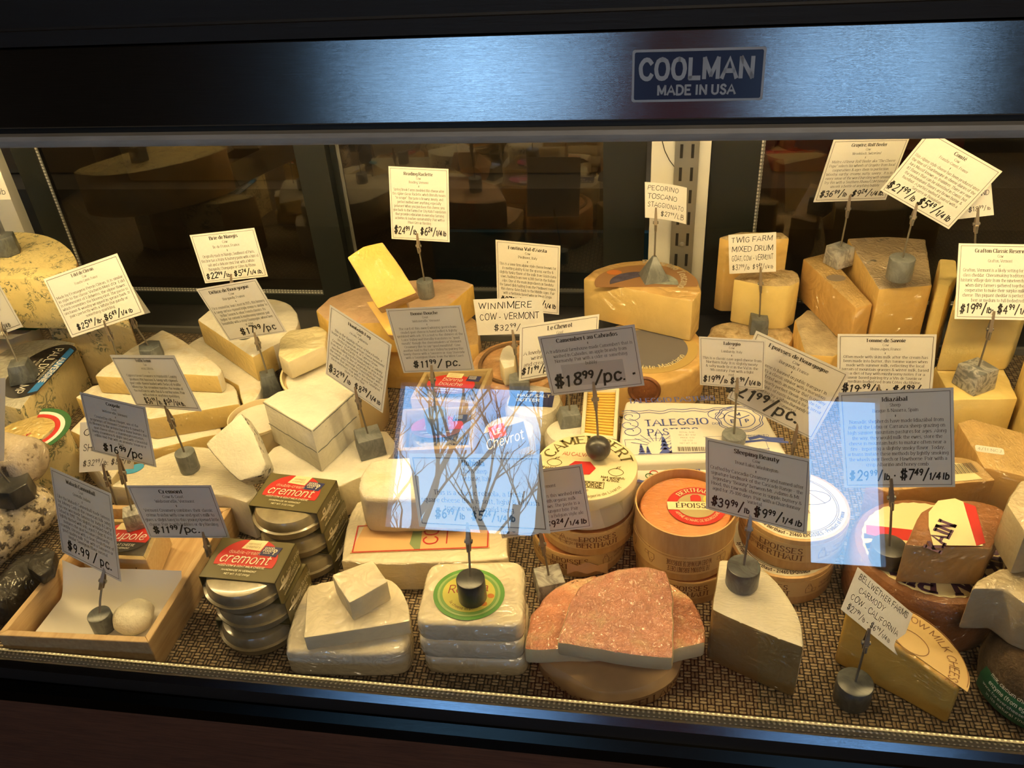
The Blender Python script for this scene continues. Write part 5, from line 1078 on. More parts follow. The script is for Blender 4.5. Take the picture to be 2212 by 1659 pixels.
mp, L = top_map((1915, 1054), (2125, 1035), .0886); lb = patch('paper_label', [(0, 0), (L * .99, .0), (L * .90, .030), (L * .55, .040), (L * .05, .030)], mp, CRML, t); I = Ink(); x = L * .72
for k in range(22): wd = (.0005, .0010, .0007)[k * 5 % 3]; I.rect(x, .012, x + wd, .030); x += wd + .0008
for k in range(3): I.line('LECHE CRUDA DE OVEJA', L * .30, .004 + .007 * k, .0028, 'sans')
I.build('label_print', top_map((1915, 1054), (2125, 1035), .0890)[0], MATS['printed ink'], lb)
# far end, dark-rinded goat rounds
cc_ = np.array([.402, .606, .068]); t = thing('dark_rind_round', 'dark mouldy-rinded round with green and cream labels, cut cheese resting on it', 'cheese', (cc_[0], cc_[1], 0))
bm = B(); add_lathe(bm, (cc_[0], cc_[1], 0), [(.049, 0), (.057, .010), (.060, .030), (.056, .055), (.048, .066), (.037, .068)], 56, jig=.04); obj('cheese_body', bm, cheese('dark velvety rind', (.10, .065, .035), .8, bmp=.8, bscale=200, var=.5), t)
R_ = lambda u, v: (cc_[0] + (.0612 - max(0, v - .030) * .40) * math.sin(u / .0605 - .75), cc_[1] - (.0612 - max(0, v - .030) * .40) * math.cos(u / .0605 - .75), v)
def wrap_sheet(name, u0, u1, v0, v1, lift, mat, parent, f=R_):
    bm = B(); g = [[bm.verts.new(Vector(f(u0 + (u1 - u0) * i / 14, v0 + (v1 - v0) * j / 8)) + Vector((f(u0 + (u1 - u0) * i / 14, .03)[0] - cc_[0], f(u0 + (u1 - u0) * i / 14, .03)[1] - cc_[1], .02)).normalized() * lift) for j in range(9)] for i in range(15)]
    for i in range(14):
        for j in range(8): bm.faces.new([g[i][j], g[i + 1][j], g[i + 1][j + 1], g[i][j + 1]])
    return obj(name, bm, mat, parent)
gl = wrap_sheet('green_label', -.045, .028, .012, .060, .0010, plain('forest green label', (.012, .085, .040), .45), t); cl_ = wrap_sheet('cream_label', .030, .095, .018, .062, .0012, CRML, t)
I = Ink(); I.line('CARROTXA', -.008, .048, .007, 'fat')
for k, s in enumerate(('milk, calcium chloride,', 'enzyme (from eggs)', 'www.forevercheese.com', 'in its natural rind')): I.line(s, -.008, .039 - .007 * k, .0038, 'sans', maxw=.062)
I.build('lettering', lambda u, v: tuple(np.array(R_(u, v)) + nrm((R_(u, .03)[0] - cc_[0], R_(u, .03)[1] - cc_[1], .4 * .05)) * .0016), WHITEI, gl)
wedge('grey_cut_wedge', 'wedge with smooth grey-beige cut face lying on the dark-rinded round', [(2099, 1272), (2112, 1252), (2160, 1225), (2260, 1230), (2340, 1300), (2330, 1352), (2215, 1305), (2170, 1272)], .128, .0685, [cheese('beige rind in film', (.56, .46, .30), .55, bmp=.5, var=.15, wrap=.9, wrap_scale=70), cheese('beige goat paste', (.44, .36, .23), .5, wrap=.3), TANR], 'goat rounds at the far end', bev=.004)
wedge('grey_cut_wedge', 'wrapped wedge with crumpled film at the picture edge above the grey-beige one', [(2172, 1086), (2205, 1035), (2330, 1030), (2330, 1140), (2215, 1152)], .185, .1285, [MATS['beige rind in film'], MATS['beige goat paste'], TANR], 'goat rounds at the far end', bev=.004)
bm = B(); 
# half wheel at the front
ya, yb = at(1822, 1318, .082), at(2072, 1492, .056); yn = nrm(np.cross(yb - ya, np.cross(yb - ya, (0, 0, -1.)))); yn = yn if yn[2] > 0 else -yn
t = wedge('yellow_half_wheel', 'smooth yellow half wheel with tan round label, handwritten card before it', [(1824, 1318), (1842, 1306, 'r'), (1890, 1302, 'r'), (1962, 1322, 'r'), (2018, 1355, 'r'), (2060, 1410, 'r'), (2080, 1468), (2072, 1492)], .0, .0, [cheese('smooth waxed rind', (.66, .38, .09), .4, bmp=.1, wrap=.5), cheese('deep yellow paste', (.62, .40, .09), .45, wrap=.3, bmp=.1), cheese('smooth waxed rind', (0, 0, 0))], bev=.006, seg=4, tilt=(ya, yn), thick=.07, drop=True)
def lean_map(p0, p1, lift):
    a, b_ = onplane(*p0, ya, yn), onplane(*p1, ya, yn); ux = nrm(b_ - a); return flat_map(a, ux, np.cross(yn, ux), lift), float(np.linalg.norm(b_ - a))
mp, L = lean_map((1880, 1350), (2036, 1460), .0006); lb = patch('round_label', circ(L * .5, .001, .062, .046, 28, 0, 180), mp, plain('buff label', (.62, .42, .16), .45, coat=.3), t); mp2 = lean_map((1880, 1350), (2036, 1460), .0010)[0]
I = Ink(); I.pen([(L * .5 + .060 * math.cos(math.radians(k)), .002 + .046 * math.sin(math.radians(k))) for k in range(4, 178, 6)], .0004); I.pen([(L * .5 + .018 * math.cos(math.radians(k)), .012 + .012 * math.sin(math.radians(k))) for k in range(0, 361, 15)], .0005)
I.build('label_print', mp2, plain('brown ink', (.22, .10, .03), .5), lb); I = Ink(); I.line('COW MILK CHEESE', 0, 0, .009, 'sans', maxw=.09); I.build('lettering', arc_map((lambda f: (lambda u, v: f(L * .5 + u, .002 + v * .8)))(mp2), .042, .9), plain('brown ink', (0, 0, 0)), lb)

# ------------------------------------------------------------------ front row
wedge('film_wrapped_wedge', 'tall film-wrapped wedge with pale rind and dark cut front, stone cylinder on top', [(1553, 1207), (1600, 1208, 'r'), (1655, 1232, 'r'), (1705, 1290, 'r'), (1733, 1350, 'r'), (1738, 1400), (1683, 1380), (1600, 1345), (1537, 1316)], .080, .0, [WRAPW, cheese('olive paste', (.30, .21, .085), .45, wrap=.25), WRAPW], bev=.004)
# pink washed wedges on a paper-wrapped round
cp = at(1315, 1402, .030); t = thing('paper_wrapped_round', 'tan paper-wrapped round under the pink-rinded wedges', 'cheese', (cp[0], cp[1], 0)); bm = B(); add_lathe(bm, (cp[0], cp[1] + .026, 0), [(.070, 0), (.080, .004), (.081, .020), (.075, .028), (.060, .030)], 56, jig=.08); obj('paper_wrap', bm, TANP, t)
I = Ink(); I.line('SELLARS THE CELLARS', 0, .008, .010, 'title'); I.build('lettering', ring_map((cp[0], cp[1] + .026, 0), .0840, .1), plain('sepia print', (.12, .06, .03), .5), t)
bm = B(); g = [[bm.verts.new(Vector(at(1225 + 22 * i, 1240 - 6 * j - (8 if (i + j) % 2 else 0), .050 + .004 * j + .004 * ((i * 3 + j) % 2)))) for j in range(4)] for i in range(5)]
for i in range(4):
    for j in range(3): bm.faces.new([g[i][j], g[i + 1][j], g[i + 1][j + 1], g[i][j + 1]])
obj('paper_fold', bm, TANP, t)
wedge('pink_rind_wedge', 'orange-pink wedge in film, the side piece towards the white square stack', [(1146, 1325, 'r'), (1180, 1285, 'r'), (1230, 1252, 'r'), (1290, 1240), (1330, 1300), (1300, 1400), (1131, 1403)], .055, .0318, [PINKR, PALE, PINKR], 'pink washed-rind wedges', bev=.004, jit=.002)
wedge('pink_rind_wedge', 'orange-pink wedge in film, the side piece towards the tall film-wrapped wedge', [(1400, 1258), (1447, 1258, 'r'), (1497, 1296, 'r'), (1520, 1345, 'r'), (1526, 1386), (1440, 1410), (1390, 1390)], .055, .0318, [PINKR, PALE, PINKR], 'pink washed-rind wedges', bev=.004, jit=.002)
wedge('pink_rind_wedge', 'largest rosy wedge lying across the other two pink wedges', [(1202, 1387), (1232, 1300, 'r'), (1262, 1258, 'r'), (1320, 1232, 'r'), (1385, 1222, 'r'), (1440, 1230), (1452, 1270), (1457, 1424), (1330, 1408)], 0, 0, [ROSER, PALE, TANR], 'pink washed-rind wedges', tilt=(at(1340, 1400, .080), (0, -.10, 1)), thick=.024, bev=.004, jit=.002)
# squares in film
def square(zs, h, label, dx=0, dy=0):
    pts = [(925, 1212), (893, 1345, 'c'), (1132, 1352), (1134, 1208)]
    P = [at(x, y, .086) + np.array([dx, dy, 0]) for x, y, *_ in pts]; c = sum(P) / 4; t = thing('square_cheese', label, 'cheese', (c[0], c[1], zs), 'white square cheeses stacked in film')
    out = []
    for i in range(4):
        a, p, q = P[i - 1], P[i], P[(i + 1) % 4]; u, v = nrm(a - p), nrm(q - p); r = .016
        for k in range(6):
            s = k / 5; out.append((p + u * r) * (1 - s) ** 2 + p * 2 * s * (1 - s) + (p + v * r) * s * s)
    out = [p * np.array([1, 1, 0]) + np.array([0, 0, zs + h]) for p in out]; cen = sum(out) / len(out)
    bm = B(); n = len(out); rings = []
    for k, (s, z) in enumerate(((.94, 0), (.985, .003), (1.0, .009), (1.0, h - .010), (.985, h - .004), (.95, h - .0008), (.85, h))):
        rings.append([bm.verts.new(Vector(((p - cen) * s + cen)[:2].tolist() + [zs + z + .0012 * mnoise.noise((p[0] * 40, p[1] * 40, zs * 50))])) for p in out])
    for a, b_ in zip(rings, rings[1:]):
        for i in range(n): bm.faces.new([a[i], a[(i + 1) % n], b_[(i + 1) % n], b_[i]])
    bm.faces.new(rings[-1]); bm.faces.new(rings[0][::-1]); bmesh.ops.recalc_face_normals(bm, faces=bm.faces); obj('cheese_body', bm, ROBIO, t, 60); return t, cen
square(0, .0275, 'lowest of the three square white cheeses in film', .001, .001); square(.0285, .0275, 'middle of the three square white cheeses in film', -.001, .0)
t, cen = square(.057, .0275, 'top square white cheese with round green label, black stone cylinder on it')
cl = at(1013, 1283, .0848); m = lvl(cl, (.15, 1)); lb = patch('green_label', circ(0, 0, .0385, .0355), m(.0006), GREENI, t, .0003)
patch('pale_ring', circ(0, 0, .034, .031), m(.0009), plain('pale green print', (.34, .48, .16), .4, coat=.6), lb, .0002); patch('inner_ring', circ(0, 0, .0315, .0285), m(.0011), plain('leaf print', (.18, .36, .08), .4, coat=.6), lb, .0002); patch('yellow_field', circ(0, 0, .0285, .0255), m(.0013), plain('lime label', (.66, .60, .12), .35, coat=.6), lb, .0002)
for x, y, nm in ((.020, -.010, 'orange_fruit'), (.010, -.016, 'orange_fruit'), (.024, .002, 'orange_fruit')): patch(nm, circ(x, y, .0038, .003), m(.0015), plain('fruit print', (.70, .24, .05), .4), lb, .0002)
I = Ink(); I.line('Robiola', 0, 0, .011, 'ital', maxw=.045); I.build('lettering', (lambda f: (lambda u, v: f(u * .93 - v * .3 - .001, u * .3 + v * .93 + .001)))(m(.0016)), plain('red-brown print', (.35, .05, .03), .5), lb)
I = Ink(); I.line('la cheese in pelle', 0, 0, .0035, 'sans'); I.build('small_lettering', arc_in_map(m(.0016), .023, -math.pi / 2), BROWNI, lb)
# white cut cheeses beside the squares
wedge('white_slab_cheese', 'bottom rounded white cheese in film beneath the slab and the little block', [(655, 1272, 'r'), (700, 1256, 'r'), (800, 1250, 'r'), (862, 1272, 'r'), (884, 1330, 'r'), (879, 1392, 'r'), (830, 1412, 'r'), (640, 1410, 'r'), (617, 1392, 'r'), (632, 1330, 'r')], .040, .0, [PIPAP, PIPAP, PIPAP], 'white cut cheeses', bev=.007, seg=4)
wedge('white_slab_cheese', 'flat white slab with one straight cut edge, lying on the rounded white cheese', [(664, 1270), (690, 1258, 'r'), (800, 1245, 'r'), (858, 1262, 'r'), (884, 1318, 'r'), (884, 1342), (655, 1378)], .062, .0405, [PIPAP, CREAM, PIPAP], 'white cut cheeses', bev=.003)
wedge('white_slab_cheese', 'little white block with one corner towards the glass, on top of the flat slab', [(715, 1241), (806, 1208), (838, 1256), (754, 1303)], .092, .0625, [PIPAP, CREAM, PIPAP], 'white cut cheeses', bev=.0025)

# sleeved packs of double-cream cheese
TUBP = plain('cloudy plastic', (0.25, 0.205, 0.125), .25, coat=.5, var=.35, vscale=30)
def pack(c, yaw, z1, label, h=.0335, full=True):
    ux = np.array([math.cos(yaw), math.sin(yaw), 0]); uy = np.array([-ux[1], ux[0], 0]); w_, d = .089, .060; c = np.array([c[0], c[1], z1]); z0 = z1 - h
    t = thing('cheese_pack', label, 'cheese pack', (c[0], c[1], z0), 'sleeved double-cream packs')
    P = [c + ux * (sx * w_ / 2) + uy * (sy * d / 2) for sx, sy in ((-1, -1), (1, -1), (1, 1), (-1, 1))]; dz = np.array([0, 0, -h]); T = .0012
    bm = B()
    for a, b_, o_ in ((0, 3, None), (1, 2, None)):
        s = ux * (T if a == 0 else -T); add_hull(bm, [Vector(v) for v in (P[a], P[b_], P[b_] + s, P[a] + s)], [Vector(v + dz) for v in (P[a], P[b_], P[b_] + s, P[a] + s)], bev=.0004, seg=1)
    add_hull(bm, [Vector(p) for p in P], [Vector(p - np.array([0, 0, T])) for p in P], bev=.0004, seg=1); add_hull(bm, [Vector(p + dz + np.array([0, 0, T])) for p in P], [Vector(p + dz) for p in P]); sl = obj('sleeve', bm, OLIVE, t)
    bm = B(); cf_ = c - uy * .010; add_lathe(bm, (cf_[0], cf_[1], z0 + .0018), [(.037, 0), (.0430, .004), (.0445, h * .42), (.0475, h * .45), (.0475, h * .49), (.0445, h * .52), (.0435, h - .009), (.041, h - .005), (.034, h - .0035)], 56); obj('plastic_tub', bm, TUBP, t)
    bm = B(); add_lathe(bm, (cf_[0], cf_[1], z0 + .004), slab_prof(.0375, h - .012, .005), 40, jig=.03); obj('cheese_disc', bm, cheese('grey-white rind', (.50, .46, .36), .6, bmp=.6, wrap=.2), t)
    m = lambda l: flat_map(c, ux, uy, l); s = w_
    fr = patch('red_oval', [p for p in circ(-.02 * s, -.02 * s, .40 * s, .37 * s, 48) if -.16 * s <= p[1] <= .335 * s], m(.0005), RED, sl, .0003)
    patch('cream_tab', [(-.16 * s, .17 * s), (.10 * s, .15 * s), (.14 * s, .325 * s), (-.10 * s, .325 * s)], m(.0008), CRML, sl, .0002); patch('navy_tab', [(.10 * s, .08 * s), (.34 * s, .07 * s), (.37 * s, .23 * s), (.14 * s, .24 * s)], m(.0008), NAVY, sl, .0002)
    I = Ink(); I.line('double-cream', -.08 * s, .075 * s, .055 * s, 'thin', maxw=.42 * s); I.line('cremont', -.03 * s, -.075 * s, .145 * s, 'ital', maxw=.66 * s); I.line('AGED COW & GOAT MILK CHEESE', -.03 * s, -.145 * s, .030 * s, 'fatital', maxw=.62 * s); I.line('HANDMADE IN VERMONT', -.03 * s, -.215 * s, .027 * s, 'fatital', maxw=.46 * s)
    I.line('GOOD', .215 * s, .185 * s, .032 * s, 'fat'); I.line('FOOD', .205 * s, .140 * s, .032 * s, 'fat'); I.line('awards', .20 * s, .110 * s, .018 * s, 'fat'); I.pen([(.30 * s + .02 * s * math.cos(a), .165 * s + .02 * s * math.sin(a)) for a in [math.pi * k / 5 for k in range(11)]], .009 * s); I.pen([(.30 * s, .15 * s), (.29 * s, .10 * s)], .007 * s)
    I.line('NET WT. 5 OZ (141g)', -.03 * s, -.275 * s, .026 * s, 'fatital', maxw=.36 * s); I.build('lettering', m(.0013), plain('ivory print', (.80, .74, .55), .5), sl)
    I = Ink(); I.line('vermont', -.01 * s, .235 * s, .042 * s, 'thin', maxw=.17 * s); I.line('creamery', -.01 * s, .185 * s, .042 * s, 'thin', maxw=.19 * s); I.build('maker_name', m(.0012), BROWNI, sl)
    R0 = P[1] + dz; I = Ink(); I.line('how to enjoy', .026, h * .56, .0062, 'thin', 'l', maxw=.036); I.line('cremont', .026, h * .28, .0062, 'thin', 'l', maxw=.025); I.line('visit us for recipes and pairings', .010, h * .10, .0026, 'fat', 'l', maxw=.046)
    I.pen([(.012, h * .62), (.012, h * .75), (.018, h * .78), (.018, h * .60), (.012, h * .62)], .0011); I.pen([(.015, h * .62), (.015, h * .35)], .0007); I.pen([(.0115, h * .35), (.0185, h * .35)], .0007)
    I.build('side_lettering', flat_map(R0, uy, (0, 0, 1), .0004), plain('ivory print', (0, 0, 0)), sl)
    return t
cf = at(535, 1207, .104); e_ = at(645, 1166, .104) - at(462, 1151, .104); yw = math.atan2(e_[1], e_[0])
for k, (dx, dy, lb) in enumerate(((.000, .000, 'lowest sleeved pack of the front double-cream stack, mostly clear plastic showing'), (.004, .004, 'middle sleeved pack of the front double-cream stack'), (.0, .0, 'top sleeved pack of the front double-cream stack, red oval towards the wooden crate'))):
    pack(cf + np.array([dx, dy, 0]), yw + (.03, -.04, 0)[k], .0336 + k * .0346, lb)
cb = at(633, 1062, .104)
for k, (dx, dy, lb) in enumerate(((.004, .0, 'lowest sleeved pack of the rear double-cream stack, only its dark side showing'), (.002, .003, 'middle sleeved pack of the rear double-cream stack, only its dark side showing'), (.0, .0, 'top sleeved pack of the rear double-cream stack, in front of the goat wheel'))):
    pack(cb + np.array([dx, dy, 0]), yw - .06 + (.02, -.02, 0)[k], .0336 + k * .0346, lb)

# open wooden crate with paper, a small box, a round and a stone
t, P, Q = board_box('wooden_crate', 'open raw-wood crate at the front glass, white paper inside', 'crate', [(228, 1090), (-8, 1372), (320, 1388), (500, 1096)], .046, .0, .008, CRATEW)
BL, FL, FR, BR_ = Q
bm = B(); N = 24; g = []
for i in range(9):
    u = .05 + .92 * i / 8; row = []
    for k in range(N + 1):
        s = k / N; v = .02 + s * .46; lift = .007 if s < .72 else .007 + .040 * ((s - .72) / .28) ** 1.4
        if s < .10: lift += .018 * (1 - s / .10)
        p = (FL + (FR - FL) * u) * (1 - v) + (BL + (BR_ - BL) * u) * v; row.append(bm.verts.new(Vector((p[0], p[1], lift + .0012 * mnoise.noise((p[0] * 25, p[1] * 25, 0)) + (.012 * max(0, .16 - u) / .11 if s > .1 else 0)))))
    g.append(row)
for i in range(8):
    for k in range(N): bm.faces.new([g[i][k], g[i + 1][k], g[i + 1][k + 1], g[i][k + 1]])
obj('paper_liner', bm, PAPER, t, 60)
cw = at(288, 1338, .020); cr_ = thing('white_round', 'small wrinkled white goat round lying in the wooden crate', 'cheese', (cw[0], cw[1], .009)); bm = B(); add_lathe(bm, (cw[0], cw[1] + .002, .0092), [(.012, 0), (.020, .004), (.0235, .012), (.022, .019), (.016, .0245), (.006, .0265)], 40, jig=.10); obj('cheese_body', bm, cheese('wrinkled white rind', (.82, .76, .60), .6, bmp=1.0, bscale=60), cr_, 80)
t, P, Q = board_box('small_wooden_box', 'small wooden box with red label under film, standing in the crate', 'cheese box', [(230, 1120), (172, 1202), (316, 1209), (352, 1124)], .052, .009, .006, PINE)
c = sum(Q) / 4; bm = B(); add_lathe(bm, (c[0], c[1], .0135), slab_prof(.030, .022, .008), 40, jig=.05); obj('cheese_round', bm, BLOOM, t)
bm = B(); F_ = [Vector(p + np.array([0, 0, .0008])) for p in P]; add_hull(bm, F_, [p - Vector((0, 0, .0006)) for p in F_]); fm = obj('film_lid', bm, CLEAR, t, 0)
ux = nrm(P[2] - P[1]); uy = np.cross((0, 0, 1), ux); m = lambda l: flat_map(c, ux, uy, .0012 + l); s = .085
patch('black_oval', circ(0, -.03 * s, .40 * s, .26 * s), m(0), BLACKL, fm, .0003); patch('red_oval', circ(0, 0, .40 * s, .30 * s, 40, -16, 196), m(.0003), RED, fm, .0003); patch('cream_tab', [(-.2 * s, .15 * s), (.05 * s, .15 * s), (.06 * s, .29 * s), (-.18 * s, .29 * s)], m(.0006), CRML, fm, .0002)
I = Ink(); I.line('coupole', 0, -.04 * s, .15 * s, 'ital', maxw=.68 * s); I.line('AGED GOAT CHEESE', 0, -.17 * s, .04 * s, 'fatital', maxw=.5 * s); I.line('HANDMADE IN VERMONT', 0, -.23 * s, .03 * s, 'fatital', maxw=.4 * s); I.build('lettering', m(.0010), WHITEI, fm)
I = Ink(); I.line('Coupole', np.linalg.norm(P[2] - P[1]) * .52, .014, .014, 'ital'); I.build('stamped_name', flat_map(P[1] + np.array([0, 0, -.043]), ux, (0, 0, 1), .0004), plain('burnt brand', (.16, .08, .03), .7), t)

# logs at the near left
def log(name, label, a, b_, r, mat, group='rinded logs'):
    a, b_ = np.array(a), np.array(b_); d = b_ - a; L = np.linalg.norm(d); d = d / L; t = thing(name, label, 'cheese', (a + b_) / 2 * np.array([1, 1, 0]) + np.array([0, 0, min(a[2], b_[2]) - r]), group)
    bm = B(); n = 48; m_ = 44; s1 = nrm(np.cross(d, (0, 0, 1))); s2 = np.cross(s1, d); rings = []
    for i in range(n + 1):
        x = i / n * L; e = min(x, L - x); rr = r * (1 - max(0, 1 - e / (r * .55)) ** 2.2 * .55) * (1 if 0 < i < n else .42)
        rings.append([])
        for k in range(m_):
            th = 2 * math.pi * k / m_; p = a + d * x + (s1 * math.cos(th) + s2 * math.sin(th)) * rr; p = p + (s1 * math.cos(th) + s2 * math.sin(th)) * (.0016 * mnoise.noise(Vector(p * 55)) + .0020 * abs(mnoise.noise(Vector(p * 130)))); rings[-1].append(bm.verts.new(Vector(p)))
    for A_, C_ in zip(rings, rings[1:]):
        for k in range(m_): bm.faces.new([A_[k], A_[(k + 1) % m_], C_[(k + 1) % m_], C_[k]])
    bm.faces.new(rings[0][::-1]); bm.faces.new(rings[-1]); bmesh.ops.recalc_face_normals(bm, faces=bm.faces); obj('cheese_body', bm, mat, t, 80); return t
log('goat_log', 'upper wrinkled grey goat log at the picture edge, behind the speckled log', at(82, 1000, .112), at(-110, 962, .112), .030, WRINK)
log('goat_log', 'long speckled ash log below the wrinkled one, grey stone resting on it', at(104, 1070, .048), at(-60, 1190, .048), .034, SPECK)
log('goat_log', 'dark leaf-wrapped log beside the wooden crate', at(95, 1215, .026), at(-20, 1330, .026), .024, LEAFY)
wedge('leaf_packet', 'small dark leaf packet tied up between the speckled log and the crate', [(62, 1200), (98, 1176), (120, 1190), (112, 1228), (84, 1246), (56, 1225)], .068, .0515, [LEAFY, LEAFY, LEAFY], bev=.004)

# ------------------------------------------------------------------ holders and cards
cw_ = 'printed price card '
hw_ = 'handwritten price card '
A = holder('cyl', (262, 800), .0725, (.024, .026), (243, 735), (224, 692), 'grey', 'grey stone card holder on the broad white wedge, behind the truffle cheese card')
card([(93, 603), (254, 547), (311, 677), (156, 730)], A, cw_ + 'marked 25.99 a pound, tilted, in front of the blue half drum', 'Edel de Cleron', ('Cow', 'Franche-Comté, France'), ('Made by Fromagerie Perrin Cléron, it is similar', "in style to the classic Vacherin Mont d'Or. Edel", 'is reminescent of Edelweiss, the alpine flower,', 'which resembles the bloomy rind. The paste is', 'unctuous & woodsy wrapped in spruce bark. It', 'pairs perfectly with a White Burgundy or', 'something sparkling.'), '$25^99^/_lb_~ $6^49^/_1/4 lb_')
A = holder('hex', (322, 746), .1045, (.038, .022), (294, 708), (281, 678), 'mid', 'dark hexagonal stone card holder on the topmost ridged wedge')
card([(140, 660), (285, 613), (323, 677), (185, 712)], A + np.array([0, .012, 0]), 'blank-looking card peeping out behind the tilted 25.99 card', hand=(' ', ' ', ' ', '        lb'))
A = holder('cyl', (522, 700), .1155, (.024, .024), (503, 640), (499, 592), 'grey', 'grey stone card holder on the triple-cream wheel, hidden by the 17.99 card')
card([(410, 508), (549, 492), (579, 597), (443, 612)], A, cw_ + 'marked 22.99 a pound, above the 17.99 card', 'Brie de Nangis', ('Cow', 'Ile-de-France, France'), ('Originally made in Nangis, Southeast of Paris,', 'this brie has a fruity & buttery paste with a hint of', 'salt and a delicate rind. Pair with a White', 'Burgundy, Champagne or Côtes du Rhône.'), '$22^99^/_lb_  $5^74^/_1/4 lb_.', price_k=1.15)
A = holder('rock', (577, 806), .0625, (.030, .034), (561, 755), (549, 715), 'mid', 'grey angular stone card holder beside the wide cream tub', .5)
card([(422, 625), (554, 602), (618, 717), (497, 736)], A, cw_ + 'marked 17.99 a piece, over the triple-cream wheel', 'Délice de Bourgogne', ('Cow', 'Burgundy, France'), ('First created by Jean Lincet in 1975, this buttery', '& tangy surface-ripened triple creme is similar to', 'Brillat Savarin & other French classics. Its', 'higher fat content & mushroomy exterior pair', 'beautifully with a crisp Champagne, wheat beer', 'or cider.'), '$17^99^/pc', price_k=1.2, price_at=(.08, 0))
A = holder('cyl', (917, 606), .1385, (.026, .028), (906, 546), (901, 504), 'grey', 'grey stone cylinder card holder on the rosy half wheel')
card([(840, 360), (968, 364), (972, 524), (845, 515)], A, cw_ + 'marked 24.99 a pound, tallest one before the dark doors', 'Reading Raclette', ('Cow', 'Reading, Vermont'), ('Spring Brook Farms modeled this cheese after', 'the Alpine classic Raclette, which literally means', '"to scrape". The taste is brawny, meaty, and', 'perfect melted over anything, especially', 'potatoes! When you purchase this cheese, you', 'give back to the Farms For City Kids Foundation', 'that provides education in everyday farming', 'activities & teaches sustainability. Pair with a', 'Pinot Gris or Riesling.'), '$24^99^/_lb_  $6^24^/_1/4 lb_')
A = holder('cyl', (1165, 755), .0, (.026, .026), (1150, 690), (1142, 655), 'grey', 'grey stone card holder hidden behind the calvados cheese card')
card([(1070, 518), (1211, 531), (1207, 680), (1075, 665)], A, cw_ + 'half covered by the handwritten 32.99 card', "Fontina Val d'Aosta", ('Cow', 'Piedmont, Italy'), ('This is a semi-firm alpine style cheese known for', 'its melting ability & for the grassy, earthy &', 'slightly funky flavor of the milk from Valdostana', 'cows, hailing from over 6,000 feet in the Italian', 'Alps. One of the main ingredients in fonduta', 'the famed dish hailing from the Piedmont region.', 'this cheese dates back to the Middle Ages. Pair', 'with a Nebbiolo based wine or Pinot Grigio.'), '$27^99^/_lb_  $6^99^/_1/4 lb_')
A = holder('cube', (1121, 815), .080, (.030, .020), (1114, 765), (1107, 712), 'grey', 'grey block card holder on the bark-bound round', .15)
card([(1021, 647), (1172, 642), (1176, 720), (1034, 724)], A, hw_ + 'marked 32.99 a piece, over the bark-bound round', hand=('WINNIMERE', 'COW - VERMONT', '     $32^99^/pc'))
A = holder('rock', (1231, 886), .0745, (.034, .018), (1226, 838), (1223, 800), 'grey', 'low grey stone card holder on the small pale round', .3)
card([(1126, 705), (1292, 677), (1290, 795), (1118, 822)], A, cw_ + 'marked 11.99, mostly covered by the calvados cheese card', 'Le Chevrot', ('Goat', 'Loire, France'), ('A lovely little goat cheese with a', 'wrinkly rind that is dense', 'and creamy. Pair with Sancerre.'), '$11^99^/pc', price_k=1.2, price_at=(-.28, .02))
A = holder('ball', (1292, 946), .1246, (.030, .030), (1288, 884), (1282, 824), 'dark', 'black stone ball card holder on the camembert box')
card([(1161, 727), (1371, 701), (1392, 832), (1192, 855)], A, cw_ + 'marked 18.99 on a grey sticker, held by the black ball', 'Camembert au Calvados', (), ('A traditional farmhouse-made Camembert that is', 'washed in Calvados, an apple brandy from', 'Normandy. Pair with a cider or something', 'bubbly.', ' ', ' ', ' '), '$18^99^/pc. ~', sticker=True, price_k=1.9, price_at=(0, .06))
A = holder('cyl', (940, 890), .0952, (.030, .028), (936, 838), (932, 786), 'grey', 'grey stone cylinder card holder on the nearer wooden box, within the window reflection')
card([(832, 667), (996, 660), (1024, 799), (873, 806)], A, cw_ + 'marked 11.99 a piece, over the two red-labelled wooden boxes', 'Bonne Bouche', ('Goat', 'Websterville, Vermont'), ('The curd of this award winning geotrichum-', 'rinded goat cheese is hand ladled & lightly', "sprinkled with ash. It's a nod to the chêvres of the", 'Loire Valley and literally translates to "good', 'mouth" though the cheesemakers at Vermont', 'Creamery like to say "good mouthful". Give', 'another nod to the Loire Valley by pairing this', "lovely cheese with a Sancerre or stay Stateside", 'with a Sauvignon Blanc from the West Coast.'), '$11^99^/ pc.', price_k=1.1)
A = holder('cube', (795, 936), .0556, (.036, .030), (778, 882), (767, 836), 'grey', 'grey stone cube card holder beside the ash-lined goat wedge', .5)
card([(713, 658), (846, 745), (827, 892), (703, 808)], A, cw_ + 'marked 32.99 a pound, steeply slanted beside the half-moon cheese', 'Humboldt Fog', ('Goat', 'Arcata, California'), ('This is the flagship cheese of Mary Keehn, a', 'leader in the American artisan cheese movement', '(1970s) & proprietor of Cypress Grove', 'Creamery. The Pacific Ocean imparts a salinity', 'from the rolling fog that blankets the area in the', 'mornings. A thin line of vegetable ash through', 'the center pays homage to French Morbier with a', 'creamline that gets runnier as the cheese ages. At', 'three outermost. Pair with a grassy Sauvignon', 'Blanc or Pinot Noir.'), '$32^99^/_lb_  $8^29^/_1/4 lb_')
A = holder('cyl', (398, 976), .0665, (.026, .030), (377, 924), (356, 876), 'grey', 'grey stone cylinder card holder on the big film-wrapped ivory wedge')
